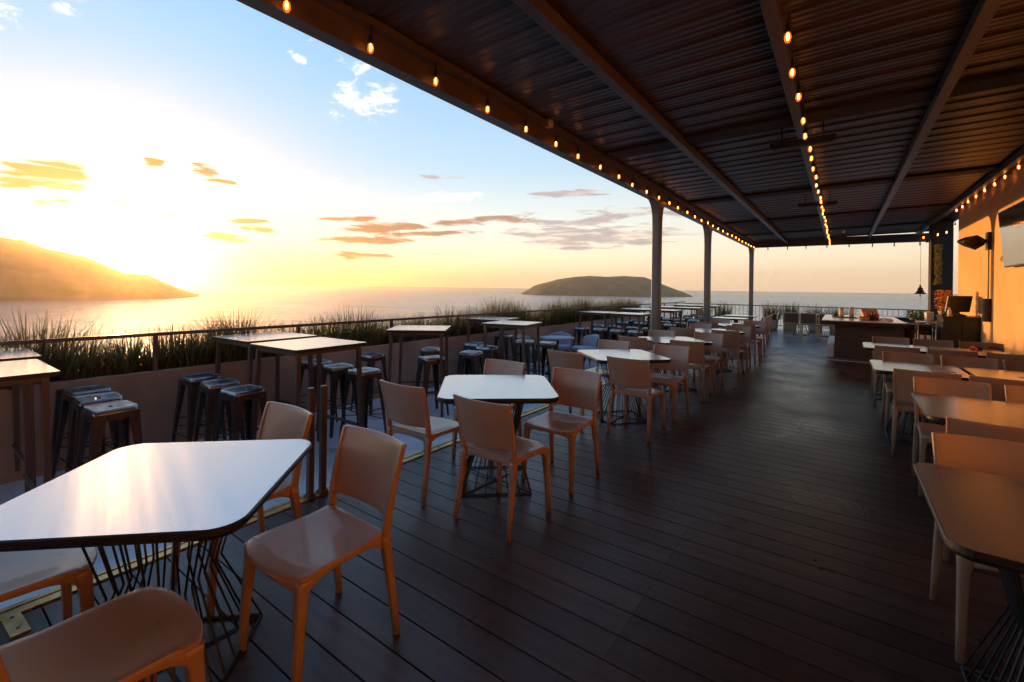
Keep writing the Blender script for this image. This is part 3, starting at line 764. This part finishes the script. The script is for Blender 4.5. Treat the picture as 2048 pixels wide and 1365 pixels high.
bm = B(); rod(bm, (0, 0, .02), (0, 0, .70), .03, 12); simple('pedestal', bm, 'dark', parent=t)
bm = B(); lathe(bm, [(0, 0), (.24, 0), (.24, .012), (.04, .03), (0, .03)], 24); simple('foot', bm, 'dark', parent=t)

# ------------------------------------------------------------------ far dining sets
def mk_arm():
    t = thing('armchair', '', 'chair')
    bm = B(); box(bm, -.23, .23, -.21, .22, .40, .44); simple('seat', bm, 'plastic', parent=t, bevel=.01)
    bm = B(); box(bm, -.2, .2, -.245, -.225, .47, .78); simple('backrest', bm, 'darkwood', parent=t, bevel=.005)
    bm = B(); box(bm, -.23, .23, -.25, -.215, .78, .81); box(bm, -.23, -.2, -.25, -.215, .44, .78); box(bm, .2, .23, -.25, -.215, .44, .78); box(bm, -.2, .2, -.248, -.217, .44, .47); simple('back_frame', bm, 'pale', parent=t, bevel=.004)
    for sx in (-1, 1):
        bm = B(); box(bm, sx * .245 - .015, sx * .245 + .015, -.22, .2, .62, .645); box(bm, sx * .245 - .013, sx * .245 + .013, .17, .2, .44, .62); simple('armrest', bm, 'pale', parent=t, bevel=.004)
        for sy in (-1, 1):
            bm = B(); box(bm, sx * .215 - .015, sx * .215 + .015, sy * .2 - .015 - .015, sy * .2 + .015 - .015, 0, .40); simple('leg', bm, 'pale', parent=t, bevel=.003)
    return t
arm = Proto(mk_arm)
for i, x in enumerate((-1.33, -.83, -.33)):
    arm.put((x, 17.9, 0), R(rj(3)), f'{["left", "middle", "right"][i]} of three pale-framed armchairs at the far table', 'pale-framed armchairs')
rect.put((-1.1, 18.6, 0), 0, 'pale table in front of the left far armchairs', 'far terrace tables')
rect.put((-.36, 18.6, 0), 0, 'pale table in front of the right far armchair', 'far terrace tables')
for i, (x, y, a) in enumerate(((-1.95, 13.6, 95), (-1.92, 14.3, 88), (-1.95, 15.1, 92), (-1.98, 15.9, 90))):
    chair.put((x, y, 0), R(a), f'{["first", "second", "third", "fourth"][i]} tan chair in the side-on row past the white floor strip', 'side-on far chairs')
for i, y in enumerate((13.95, 15.5)):
    rect.put((-2.5, y, 0), R(90), f'{["nearer", "farther"][i]} pale table along the row of side-on chairs', 'far terrace tables')

# ------------------------------------------------------------------ bar counter and service area
t = thing('bar_counter', 'wood-clad island bar with a pale stone top', 'bar', (.4, 14.0, 0))
bm = B(); box(bm, -.5, .72, -1.13, 1.35, 0, .77); simple('body', bm, 'darkwood', parent=t, bevel=.004)
bm = B(); box(bm, -.75, .74, -1.42, 1.6, .77, .845); simple('top_edge', bm, 'dark', parent=t, bevel=.004)
bm = B(); box(bm, -.745, .735, -1.415, 1.595, .846, .868); simple('counter_top', bm, 'counter', parent=t, bevel=.004)
bm = B(); box(bm, -.64, -.505, -1.10, 1.3, .0, .30); simple('footrest', bm, 'white', parent=t, bevel=.006)
t = thing('serving_tray', 'dark tray on the bar counter under the two pillar candles', 'tray', (.15, 14.1, .869))
bm = B(); loft(bm, [[(x, y, z) for x, y in rrect(w, d, .03, 4)] for z, w, d in ((0, .5, .3), (.02, .53, .33))]); simple('tray', bm, 'darkwood', parent=t)
for i, (dx, h, wd) in enumerate(((-.13, .22, 'shorter left'), (.08, .25, 'taller right'))):
    o = thing('candle', f'{wd} cream pillar candle on the bar tray', 'candle', (.15 + dx, 14.1, .89), 0, 'pillar candles')
    M['wax'] = M.get('wax') or pbr('cream_wax', (.75, .58, .42), .5, var=.05)
    bm = B(); lathe(bm, [(0, 0), (.05, 0), (.05, h), (.035, h - .01), (0, h - .012)], 18); simple('wax', bm, 'wax', parent=o)
    bm = B(); rod(bm, (0, 0, h - .012), (0, 0, h + .015), .002, 5); simple('wick', bm, 'dark', parent=o)
t = thing('bottle_crate', 'small wooden slope-backed box of sauce bottles on the bar', 'crate', (.55, 13.3, .869), R(15))
bm = B(); v = loft(bm, [[(-.15, -.1, 0), (.15, -.1, 0), (.15, .1, 0), (-.15, .1, 0)], [(-.15, -.1, .12), (.15, -.1, .12), (.15, .1, .27), (-.15, .1, .27)]], smooth=False)
M['wood'] = pbr('pale_wood', (.42, .30, .2), .6, var=.2, vscale=8, stretch=(1, 1, 5)); simple('box', bm, 'wood', parent=t, bevel=.004)
for dx in (-.1, 0., .09):
    bm = B(); lathe(bm, [(0, 0), (.026, 0), (.028, .12), (.012, .17), (.012, .2), (0, .202)], 12, (dx, -.14, 0)); simple('bottle', bm, 'red' if dx != 0 else 'dark', parent=t)
t = thing('fruit_bowl', 'shallow bowl of red fruit on the bar front', 'bowl', (.42, 13.0, .869))
bm = B(); lathe(bm, [(0, 0), (.06, .0), (.11, .05), (.12, .07), (.105, .055), (.05, .015), (0, .012)], 20); simple('bowl', bm, 'wood', parent=t)
for k in range(5):
    bm = B(); bmesh.ops.create_uvsphere(bm, u_segments=12, v_segments=8, radius=.032)
    for f in bm.faces: f.smooth = True
    simple('fruit', bm, 'red', parent=t, loc=(.055 * cos(k * 1.26), .055 * sin(k * 1.26), .065))
def crumple(name, label, cat, loc, mt, r=.12, h=.05):
    bm = B(); bmesh.ops.create_icosphere(bm, subdivisions=3, radius=1)
    for v in bm.verts:
        k = 1 + .25 * random.uniform(-1, 1); v.co = Vector((v.co.x * r * k, v.co.y * r * k, max(0, v.co.z * h * k + h * .3)))
    return simple(name, bm, mt, label, cat, loc=loc)
crumple('napkin', 'crumpled white napkin near the right end of the bar top', 'napkin', (.82, 13.15, .869), 'white')
crumple('herb_pot', 'small dark sprig lying on the left end of the bar', 'herb', (-.1, 14.3, .869), 'leaf', .07, .06)

t = thing('back_counter', 'low black counter behind the bar', 'counter', (1.05, 16.2, 0))
bm = B(); box(bm, -.75, .75, -.3, .3, 0, .82); simple('cabinet', bm, 'dark', parent=t, bevel=.006)
bm = B(); box(bm, -.78, .78, -.33, .33, .821, .85); simple('counter_top', bm, 'dark', parent=t, bevel=.004)
for dx in (-.5, 0, .5):
    bm = B(); box(bm, dx - .22, dx + .22, -.315, -.301, .1, .72); simple('door', bm, 'dark', parent=t, bevel=.003)
t = thing('side_counter', 'black counter with drawers between the bar and the service station', 'counter', (1.42, 14.0, 0))
bm = B(); box(bm, -.22, .22, -.5, .6, 0, .80); simple('cabinet', bm, 'dark', parent=t, bevel=.006)
bm = B(); box(bm, -.15, .15, -.515, -.501, .45, .68); simple('drawer', bm, 'darkwood', parent=t, bevel=.004)
bm = B(); box(bm, -.15, .15, -.515, -.501, .08, .40); simple('door', bm, 'dark', parent=t, bevel=.004)
def leafy(bm, n, rx, rz, w):
    for i in range(n):
        a = random.uniform(0, 2 * pi); rad = rx * random.random() ** .5; z = rz * random.random()
        c = Vector((rad * cos(a), rad * sin(a), z)); d = Vector((rj(1), rj(1), rj(1))).normalized() * w; e = d.orthogonal().normalized() * w * .5
        bm.faces.new([bm.verts.new(c - d), bm.verts.new(c + e), bm.verts.new(c + d), bm.verts.new(c - e)])
t = thing('potted_herbs', 'bushy green herb planter beside the dark column', 'plant', (1.55, 15.0, .82))
bm = B(); leafy(bm, 500, .22, .26, .03); simple('foliage', bm, 'leaf', parent=t)
bm = B(); lathe(bm, [(0, -.02), (.15, -.02), (.18, .08), (0, .07)], 16); simple('pot', bm, 'dark', parent=t)

bm = B(); box(bm, 2.02, 2.47, 17.0, 17.45, -.002, 3.5); simple('dark_column', bm, 'rafter', 'broad dark clad column at the far end of the canopy', 'column', bevel=.01)
t = thing('hanging_vine', 'golden-lit trailing vine hanging on the dark column', 'plant', (2.15, 16.85, 1.75))
bm = B(); leafy(bm, 620, .085, 1.1, .03); simple('foliage', bm, 'vine', parent=t)
bm = B(); tube(bm, [Vector((rj(.02), rj(.02), k * .12)) for k in range(11)], .006); simple('stem', bm, 'darkwood', parent=t)
t = thing('bell', 'small dark ship bell hanging between the bar and the column', 'bell', (1.70, 16.0, 1.48))
bm = B(); lathe(bm, [(0, .02), (.125, .0), (.12, .012), (.085, .05), (.06, .11), (.05, .16), (.025, .185), (0, .19)], 20); simple('dome', bm, 'bronze', parent=t)
bm = B(); rod(bm, (0, 0, .19), (0, 0, .24), .02, 8); simple('crown', bm, 'bronze', parent=t)
bm = B(); rod(bm, (0, 0, .02), (0, 0, -.05), .008, 6); bmesh.ops.create_uvsphere(bm, u_segments=8, v_segments=6, radius=.016, matrix=Matrix.Translation((0, 0, -.05))); simple('clapper', bm, 'bronze', parent=t)
bm = B(); rod(bm, (0, 0, .23), (0, 0, 1.9), .004, 5); rod(bm, (0, 0, -.06), (0, 0, -.3), .002, 5); simple('cord', bm, 'bronze', parent=t)
t = thing('security_camera', 'small black camera on the edge of the dark column', 'camera', (1.93, 16.97, 2.98))
bm = B(); rod(bm, (.1, 0, .04), (0, -.03, .02), .012, 8); simple('bracket', bm, 'dark', parent=t)
bm = B(); lathe(bm, [(0, -.07), (.035, -.06), (.045, 0), (.02, .05), (0, .06)], 12); simple('housing', bm, 'dark', parent=t)

t = thing('service_station', 'tall black cabinet against the orange wall carrying a terminal', 'cabinet', (1.93, 12.75, 0))
bm = B(); box(bm, -.27, .26, -.35, .35, 0, 1.02); simple('cabinet', bm, 'dark', parent=t, bevel=.008)
bm = B(); box(bm, -.29, .262, -.37, .37, 1.021, 1.05); simple('counter_top', bm, 'dark', parent=t, bevel=.004)
for dx in (-.13, .13):
    bm = B(); box(bm, dx - .12, dx + .12, -.365, -.351, .08, .96); simple('door', bm, 'dark', parent=t, bevel=.003)
    bm = B(); rod(bm, (dx * .3, -.375, .45), (dx * .3, -.375, .6), .006, 6); simple('handle', bm, 'chrome', parent=t)
t = thing('sales_terminal', 'black point-of-sale screen on the service station', 'screen', (1.88, 12.6, 1.05), R(-150))
bm = B(); box(bm, -.22, .22, -.02, .02, .09, .42, mat=Matrix.Rotation(R(-12), 4, 'X')); simple('screen_back', bm, 'dark', parent=t, bevel=.008)
bm = B(); box(bm, -.20, .20, -.024, -.0205, .11, .40, mat=Matrix.Rotation(R(-12), 4, 'X')); simple('display', bm, 'glassdark', parent=t)
bm = B(); loft(bm, [[(x, y, z) for x, y in rrect(w, d, .02, 3)] for z, w, d in ((0, .26, .2), (.03, .24, .18), (.06, .1, .08), (.16, .07, .05))]); simple('base', bm, 'dark', parent=t)
t = thing('metal_trolley', 'slim steel trolley standing left of the service station', 'trolley', (1.45, 12.6, 0))
for z in (.12, .5, .9):
    bm = B(); box(bm, -.17, .12, -.2, .2, z, z + .02); simple('shelf', bm, 'chrome', parent=t)
for sx in (-.16, .11):
    for sy in (-.19, .19):
        bm = B(); rod(bm, (sx, sy, .04), (sx, sy, .96), .009, 8); simple('leg', bm, 'chrome', parent=t)
for k, (dx, dz) in enumerate(((-.08, .52), (.02, .52), (-.03, .14))):
    o = thing('cup_stack', f'stack of white cups, {["left on the middle shelf", "right on the middle shelf", "on the bottom shelf"][k]} of the steel trolley', 'cups', (1.45 + dx, 12.55, dz + .001))
    bm = B(); lathe(bm, [(0, 0), (.03, 0), (.04, .12), (.034, .12), (0, .1)], 14); simple('cup', bm, 'white', parent=o)
t = thing('glass_lantern', 'brightly lit pale box lantern beside the dark column', 'lantern', (1.52, 12.95, .925), R(10))
bm = B(); box(bm, -.06, .06, -.06, .06, 0, .17); simple('pane', bm, 'white', parent=t, bevel=.005)
bm = B(); box(bm, -.068, .068, -.068, .068, .171, .19); box(bm, -.068, .068, -.068, .068, -.004, -.0005); simple('frame', bm, 'chrome', parent=t)
t = thing('flower_arrangement', 'orange-lit dried flower arrangement beside the terminal', 'flowers', (1.72, 12.85, 1.05))
bm = B(); leafy(bm, 420, .13, .42, .028)
for v in bm.verts: v.co.z += .1
simple('blooms', bm, 'flower', parent=t)
bm = B(); lathe(bm, [(0, 0), (.06, 0), (.08, .08), (.05, .16), (.055, .18), (0, .17)], 16); simple('vase', bm, 'wood', parent=t)
t = thing('bottle', 'cream pump bottle in front of the terminal', 'bottle', (1.76, 12.44, 1.05))
bm = B(); lathe(bm, [(0, 0), (.03, 0), (.03, .12), (.012, .14), (.012, .17), (0, .171)], 12); simple('body', bm, 'wax', parent=t)
bm = B(); rod(bm, (0, 0, .17), (-.04, 0, .175), .006, 6); simple('nozzle', bm, 'white', parent=t)
crumple('cloth', 'red cloth bundle left of the service station foot', 'cloth', (1.72, 9.05, .741), 'red', .05, .035)
crumple('cloth', 'larger red cloth bundle at the wall end of the fourth table pair', 'cloth', (1.5, 8.72, .741), 'red', .06, .04)

# things on the tables
M['paper'] = pbr('white_paper', (.7, .68, .66), .6, var=.03)
for i, (x, y, a, lb) in enumerate(((.80, 6.05, 20, 'folded white paper on the third aisle-side table near the wall'), (1.05, 8.25, 50, 'white menu card on the fourth table pair'), (1.42, 6.1, 30, 'cream paper slip on the third wall-side table'), (1.65, 8.3, -20, 'small violet card on the fourth wall-side table'))):
    bm = B(); box(bm, -.10, .10, -.05, .05, 0, .003); simple('paper', bm, 'paper', lb, 'paper', 'papers on the tables', loc=(x, y, .7415), rotz=R(a))

# ------------------------------------------------------------------ wall fittings
t = thing('television', 'large wall-mounted television reflecting the pale sky', 'television', (2.09, 9.55, 2.365))
rot = Matrix.Rotation(R(-5), 4, 'Y')
bm = B(); box(bm, -.035, .02, -.85, .85, -.44, .44, mat=rot); simple('casing', bm, 'dark', parent=t, bevel=.006)
bm = B(); box(bm, -.0385, -.0355, -.83, .83, -.42, .42, mat=rot); simple('screen', bm, 'glassdark', parent=t)
bm = B(); box(bm, .0, .10, -.12, .12, -.12, .12); simple('bracket', bm, 'dark', parent=t)
t = thing('wall_speaker', 'black wedge loudspeaker on a wall bracket left of the television', 'speaker', (1.93, 11.8, 2.47), R(0))
bm = B(); rotm = Matrix.Rotation(R(35), 4, 'Z') @ Matrix.Rotation(R(8), 4, 'X')
loft(bm, [[rotm @ Vector(p) for p in ((-.20, -.10, -.03), (.0, -.13, -.15), (.19, -.1, -.05), (.19, -.1, .05), (.0, -.13, .13), (-.2, -.1, .03))], [rotm @ Vector(p) for p in ((-.14, .1, -.02), (.0, .11, -.09), (.14, .1, -.03), (.14, .1, .03), (.0, .11, .08), (-.14, .1, .02))]], smooth=False)
simple('cabinet', bm, 'dark', parent=t, bevel=.008)
bm = B(); rod(bm, (.08, .0, 0), (.26, .0, 0), .03, 10); box(bm, .22, .268, -.09, .09, -.16, .16); simple('bracket', bm, 'dark', parent=t)
t = thing('wall_switch', 'tiny dark fitting on the wall left of the television', 'switch', (2.198, 11.05, 2.1))
bm = B(); box(bm, -.012, 0, -.03, .03, -.05, .05); simple('plate', bm, 'pale', parent=t, bevel=.002)
bm = B(); box(bm, -.016, -.0125, -.01, .01, -.02, .02); simple('button', bm, 'dark', parent=t)
t = thing('wall_duct', 'short dark cable box fixed low on the wall above the service station', 'duct', (2.17, 11.75, 1.0))
bm = B(); box(bm, -.06, .028, -.09, .09, 0, .42); simple('box', bm, 'dark', parent=t, bevel=.004)
bm = B(); rod(bm, (-.0, 0, .42), (-.0, 0, 1.3), .012, 8); simple('conduit', bm, 'pale', parent=t)

# ------------------------------------------------------------------ light
sun = bpy.data.lights.new('sun', 'SUN'); so = bpy.data.objects.new('sun', sun); col.objects.link(so)
sun.energy = 5.0; sun.angle = R(.53); sun.color = (1, .50, .17)
d = -Vector((sin(R(SUN_AZ)) * cos(R(SUN_EL)), cos(R(SUN_AZ)) * cos(R(SUN_EL)), sin(R(SUN_EL))))
so.rotation_euler = d.to_track_quat('-Z', 'Y').to_euler(); so.location = (-30, 8, 4)

w = bpy.data.worlds.new('World'); sc.world = w; w.use_nodes = True
w.cycles.sampling_method = 'MANUAL'; w.cycles.sample_map_resolution = 256
N, L_ = w.node_tree.nodes, w.node_tree.links
bg = N['Background']
tc = N.new('ShaderNodeTexCoord'); sep = N.new('ShaderNodeSeparateXYZ'); L_.new(tc.outputs['Generated'], sep.inputs[0])
def mth(op, a, b=None, c=None, clamp=False):
    q = N.new('ShaderNodeMath'); q.operation = op; q.use_clamp = clamp
    for i, v in enumerate((a, b, c)):
        if v is None: continue
        if isinstance(v, (int, float)): q.inputs[i].default_value = v
        else: L_.new(v, q.inputs[i])
    return q.outputs[0]
def vmul(v, s):
    q = N.new('ShaderNodeVectorMath'); q.operation = 'SCALE'
    if isinstance(v, tuple): q.inputs[0].default_value = v
    else: L_.new(v, q.inputs[0])
    if isinstance(s, (int, float)): q.inputs['Scale'].default_value = s
    else: L_.new(s, q.inputs['Scale'])
    return q.outputs[0]
def vadd(a, b):
    q = N.new('ShaderNodeVectorMath'); q.operation = 'ADD'; L_.new(a, q.inputs[0]); L_.new(b, q.inputs[1]); return q.outputs[0]
def mix(f, a, b):
    q = N.new('ShaderNodeMix'); q.data_type = 'RGBA'
    if isinstance(f, (int, float)): q.inputs[0].default_value = f
    else: L_.new(f, q.inputs[0])
    for i, v in ((6, a), (7, b)):
        if isinstance(v, tuple): q.inputs[i].default_value = (*v, 1)
        else: L_.new(v, q.inputs[i])
    return q.outputs[2]
def ramp(f, stops):
    q = N.new('ShaderNodeValToRGB'); e = q.color_ramp.elements
    while len(e) < len(stops): e.new(.5)
    for el, (p, c) in zip(e, stops): el.position = p; el.color = (*c, 1)
    L_.new(f, q.inputs[0]); return q.outputs[0]
az = mth('MULTIPLY', mth('ARCTAN2', sep.outputs[0], sep.outputs[1]), 180 / pi)
el = mth('MULTIPLY', mth('ARCSINE', sep.outputs[2]), 180 / pi)
elc = mth('MAXIMUM', el, 0.)
e45 = mth('DIVIDE', elc, 60., clamp=True)
far = ramp(e45, [(0, (.98, .68, .50)), (.02, (1.0, .73, .50)), (.07, (.96, .81, .60)), (.14, (.72, .76, .72)), (.25, (.42, .60, .76)), (.45, (.24, .44, .72)), (1, (.13, .29, .56))])
near = ramp(e45, [(0, (1.0, .50, .10)), (.04, (1.0, .72, .26)), (.09, (.78, .74, .58)), (.15, (.47, .60, .67)), (.22, (.29, .50, .68)), (.40, (.23, .48, .76)), (1, (.12, .28, .58))])
daz = mth('SUBTRACT', az, SUN_AZ)
daz = mth('ABSOLUTE', mth('WRAP', daz, 180., -180.))
fs = mth('POWER', 2.718, mth('MULTIPLY', mth('POWER', mth('DIVIDE', daz, 30.), 2.), -1.))
base = mix(fs, far, near)
# halo round the sun
sd = (sin(R(SUN_AZ)) * cos(R(1.9)), cos(R(SUN_AZ)) * cos(R(1.9)), sin(R(1.9)))
dp = N.new('ShaderNodeVectorMath'); dp.operation = 'DOT_PRODUCT'; L_.new(tc.outputs['Generated'], dp.inputs[0]); dp.inputs[1].default_value = sd
th = mth('MULTIPLY', mth('ARCCOSINE', mth('MINIMUM', dp.outputs['Value'], 1.)), 180 / pi)
def gau(x, s): return mth('POWER', 2.718, mth('MULTIPLY', mth('POWER', mth('DIVIDE', x, s), 2.), -1.))
base = vadd(base, vmul((1.0, .72, .34), mth('MULTIPLY', gau(th, 5.), 7.)))
base = vadd(base, vmul((1.0, .88, .62), mth('MULTIPLY', gau(th, 9.), .38)))
base = vadd(base, vmul((1.0, .80, .45), mth('MULTIPLY', gau(th, 1.3), 40.)))
sk = N.new('ShaderNodeTexSky'); sk.sky_type = 'NISHITA'; sk.sun_disc = False; sk.sun_elevation = R(SUN_EL); sk.sun_rotation = R(SUN_AZ); sk.altitude = 50; sk.dust_density = 1.5
base = vadd(base, vmul(sk.outputs[0], .03))
# clouds
cmb = N.new('ShaderNodeCombineXYZ'); L_.new(mth('MULTIPLY', az, .22), cmb.inputs[0]); L_.new(mth('MULTIPLY', el, 1.5), cmb.inputs[1])
ns = N.new('ShaderNodeTexNoise'); ns.inputs['Scale'].default_value = 1.0; ns.inputs['Detail'].default_value = 10; ns.inputs['Roughness'].default_value = .68; ns.inputs['Distortion'].default_value = .5; L_.new(cmb.outputs[0], ns.inputs[0])
cmb2 = N.new('ShaderNodeCombineXYZ'); L_.new(mth('ADD', mth('MULTIPLY', az, .45), mth('MULTIPLY', el, .35)), cmb2.inputs[0]); L_.new(mth('SUBTRACT', mth('MULTIPLY', el, .9), mth('MULTIPLY', az, .25)), cmb2.inputs[1])
ns2 = N.new('ShaderNodeTexNoise'); ns2.inputs['Scale'].default_value = 1.0; ns2.inputs['Detail'].default_value = 9; ns2.inputs['Roughness'].default_value = .65; ns2.inputs['Distortion'].default_value = .6; L_.new(cmb2.outputs[0], ns2.inputs[0])
def blobs(lst, noise, k=.80, thr=.42, soft=.42):
    tot = None
    for x0, y0, x1, y1, hh, amp in lst:      # streak from one sky point to the other, hh = half height in degrees
        a0, e0 = sky_dir(x0, y0); a1, e1 = sky_dir(x1, y1)
        ac, ec = (a0 + a1) / 2, (e0 + e1) / 2; wa = max(.5, abs(a1 - a0) / 2 * .8); sl = (e1 - e0) / (a1 - a0) if abs(a1 - a0) > .01 else 0
        da = mth('SUBTRACT', az, ac)
        ee = mth('DIVIDE', mth('SUBTRACT', mth('SUBTRACT', el, ec), mth('MULTIPLY', da, sl)), hh)
        q = mth('ADD', mth('POWER', mth('ABSOLUTE', mth('DIVIDE', da, wa)), 3.), mth('MULTIPLY', ee, ee))
        g = mth('MULTIPLY', mth('POWER', 2.718, mth('MULTIPLY', q, -1.)), amp)
        tot = g if tot is None else mth('MAXIMUM', tot, g)
    v = mth('ADD', mth('MULTIPLY', mth('SUBTRACT', noise, .5), 2.3), mth('MULTIPLY', tot, k))
    mr = N.new('ShaderNodeMapRange'); mr.interpolation_type = 'SMOOTHSTEP'; mr.inputs[1].default_value = thr; mr.inputs[2].default_value = thr + soft
    L_.new(v, mr.inputs[0]); return mr.outputs[0]
gold = blobs([(-80, 352, 225, 345, 1.7, 1.2), (40, 378, 215, 372, 1.0, 1.0), (360, 325, 455, 358, 1.1, 1.1), (275, 322, 340, 328, .6, 1.0), (100, 330, 215, 322, .6, .9), (120, 400, 330, 412, .5, .75), (300, 425, 400, 437, .35, .8),
              (460, 455, 570, 463, .5, 1.1), (365, 470, 530, 480, .65, 1.05), (590, 460, 900, 452, .75, 1.2), (820, 452, 1100, 426, .6, 1.2), (570, 478, 880, 482, .55, 1.2), (620, 508, 810, 512, .5, 1.15), (600, 440, 790, 436, .4, 1.1), (690, 470, 1010, 462, .45, 1.1), (430, 440, 560, 444, .35, 1.0), (900, 448, 1120, 436, .5, 1.05), (20, 400, 170, 410, .6, 1.0), (380, 350, 500, 372, .4, .9), (815, 506, 905, 508, .3, .8), (660, 440, 790, 436, .3, .8)], ns.outputs['Fac'])
mauve = blobs([(920, 466, 1500, 462, 1.3, 1.1), (940, 480, 1450, 478, .7, 1.15), (1015, 392, 1270, 378, .65, 1.15), (1010, 450, 1300, 440, .6, 1.1), (1060, 498, 1290, 494, .35, 1.0), (1110, 432, 1500, 410, .95, 1.05), (820, 353, 965, 355, .4, .9), (1500, 500, 1850, 470, .5, .3)], ns.outputs['Fac'])
white = blobs([(625, 190, 830, 205, 2.6, 1.0), (650, 120, 800, 150, 1.6, .8), (555, 90, 635, 140, .7, .85), (560, 75, 700, 100, .6, .5), (770, 402, 1010, 386, .8, 1.1), (-40, 20, 60, 35, 1.5, .9), (90, 0, 190, 20, 1.2, .8), (520, 360, 760, 375, 1.3, .6)], ns2.outputs['Fac'], k=.82, thr=.46, soft=.5)
shade = ramp(ns2.outputs['Fac'], [(.35, (.8, .8, .8)), (.65, (1.1, 1.1, 1.1))])
def vm2(a, b):
    q = N.new('ShaderNodeVectorMath'); q.operation = 'MULTIPLY'; L_.new(a, q.inputs[0]); L_.new(b, q.inputs[1]); return q.outputs[0]
cl1 = mix(gau(daz, 38.), (.44, .27, .21), (.40, .13, .01)); cl1 = vm2(cl1, shade)
mcol = ramp(ns.outputs['Fac'], [(.42, (.74, .60, .50)), (.56, (.44, .36, .37))])
base = mix(mth('MULTIPLY', white, .85), base, (1.0, .97, .94))
base = mix(mth('MULTIPLY', mauve, .85), base, mcol)
base = mix(mth('MULTIPLY', gold, .92), base, cl1)
# the part of the sky behind the camera is duller
rear = mth('MULTIPLY', mth('SUBTRACT', 1., gau(daz, 105.)), .35)
tot = vmul(base, mth('SUBTRACT', 1., rear))
L_.new(tot, bg.inputs[0]); bg.inputs[1].default_value = 1.0

bm = B(); box(bm, -7000, 7000, -7000, 7000, -51, 235)
hm = bpy.data.materials.new('haze_air'); hn, hl = nt(hm); hn.remove(hn['Principled BSDF'])
pv = hn.new('ShaderNodeVolumePrincipled'); pv.inputs['Color'].default_value = (1, .76, .44, 1); pv.inputs['Density'].default_value = HAZE; pv.inputs['Anisotropy'].default_value = .79
hl.new(pv.outputs[0], hn['Material Output'].inputs['Volume'])
simple('haze', bm, hm, kind='stuff')
# ------------------------------------------------------------------ render settings
vs_ = sc.view_settings; sc.display_settings.display_device = 'sRGB'
vs_.view_transform = 'Standard'; vs_.look = 'None'; vs_.exposure = 0.45; vs_.gamma = 1.0
sc.cycles.use_denoising = True
sc.cycles.use_adaptive_sampling = True; sc.cycles.adaptive_threshold = .03; sc.cycles.max_bounces = 5; sc.cycles.diffuse_bounces = 3; sc.cycles.glossy_bounces = 3; sc.cycles.transparent_max_bounces = 16
sc.cycles.sample_clamp_indirect = 6.0
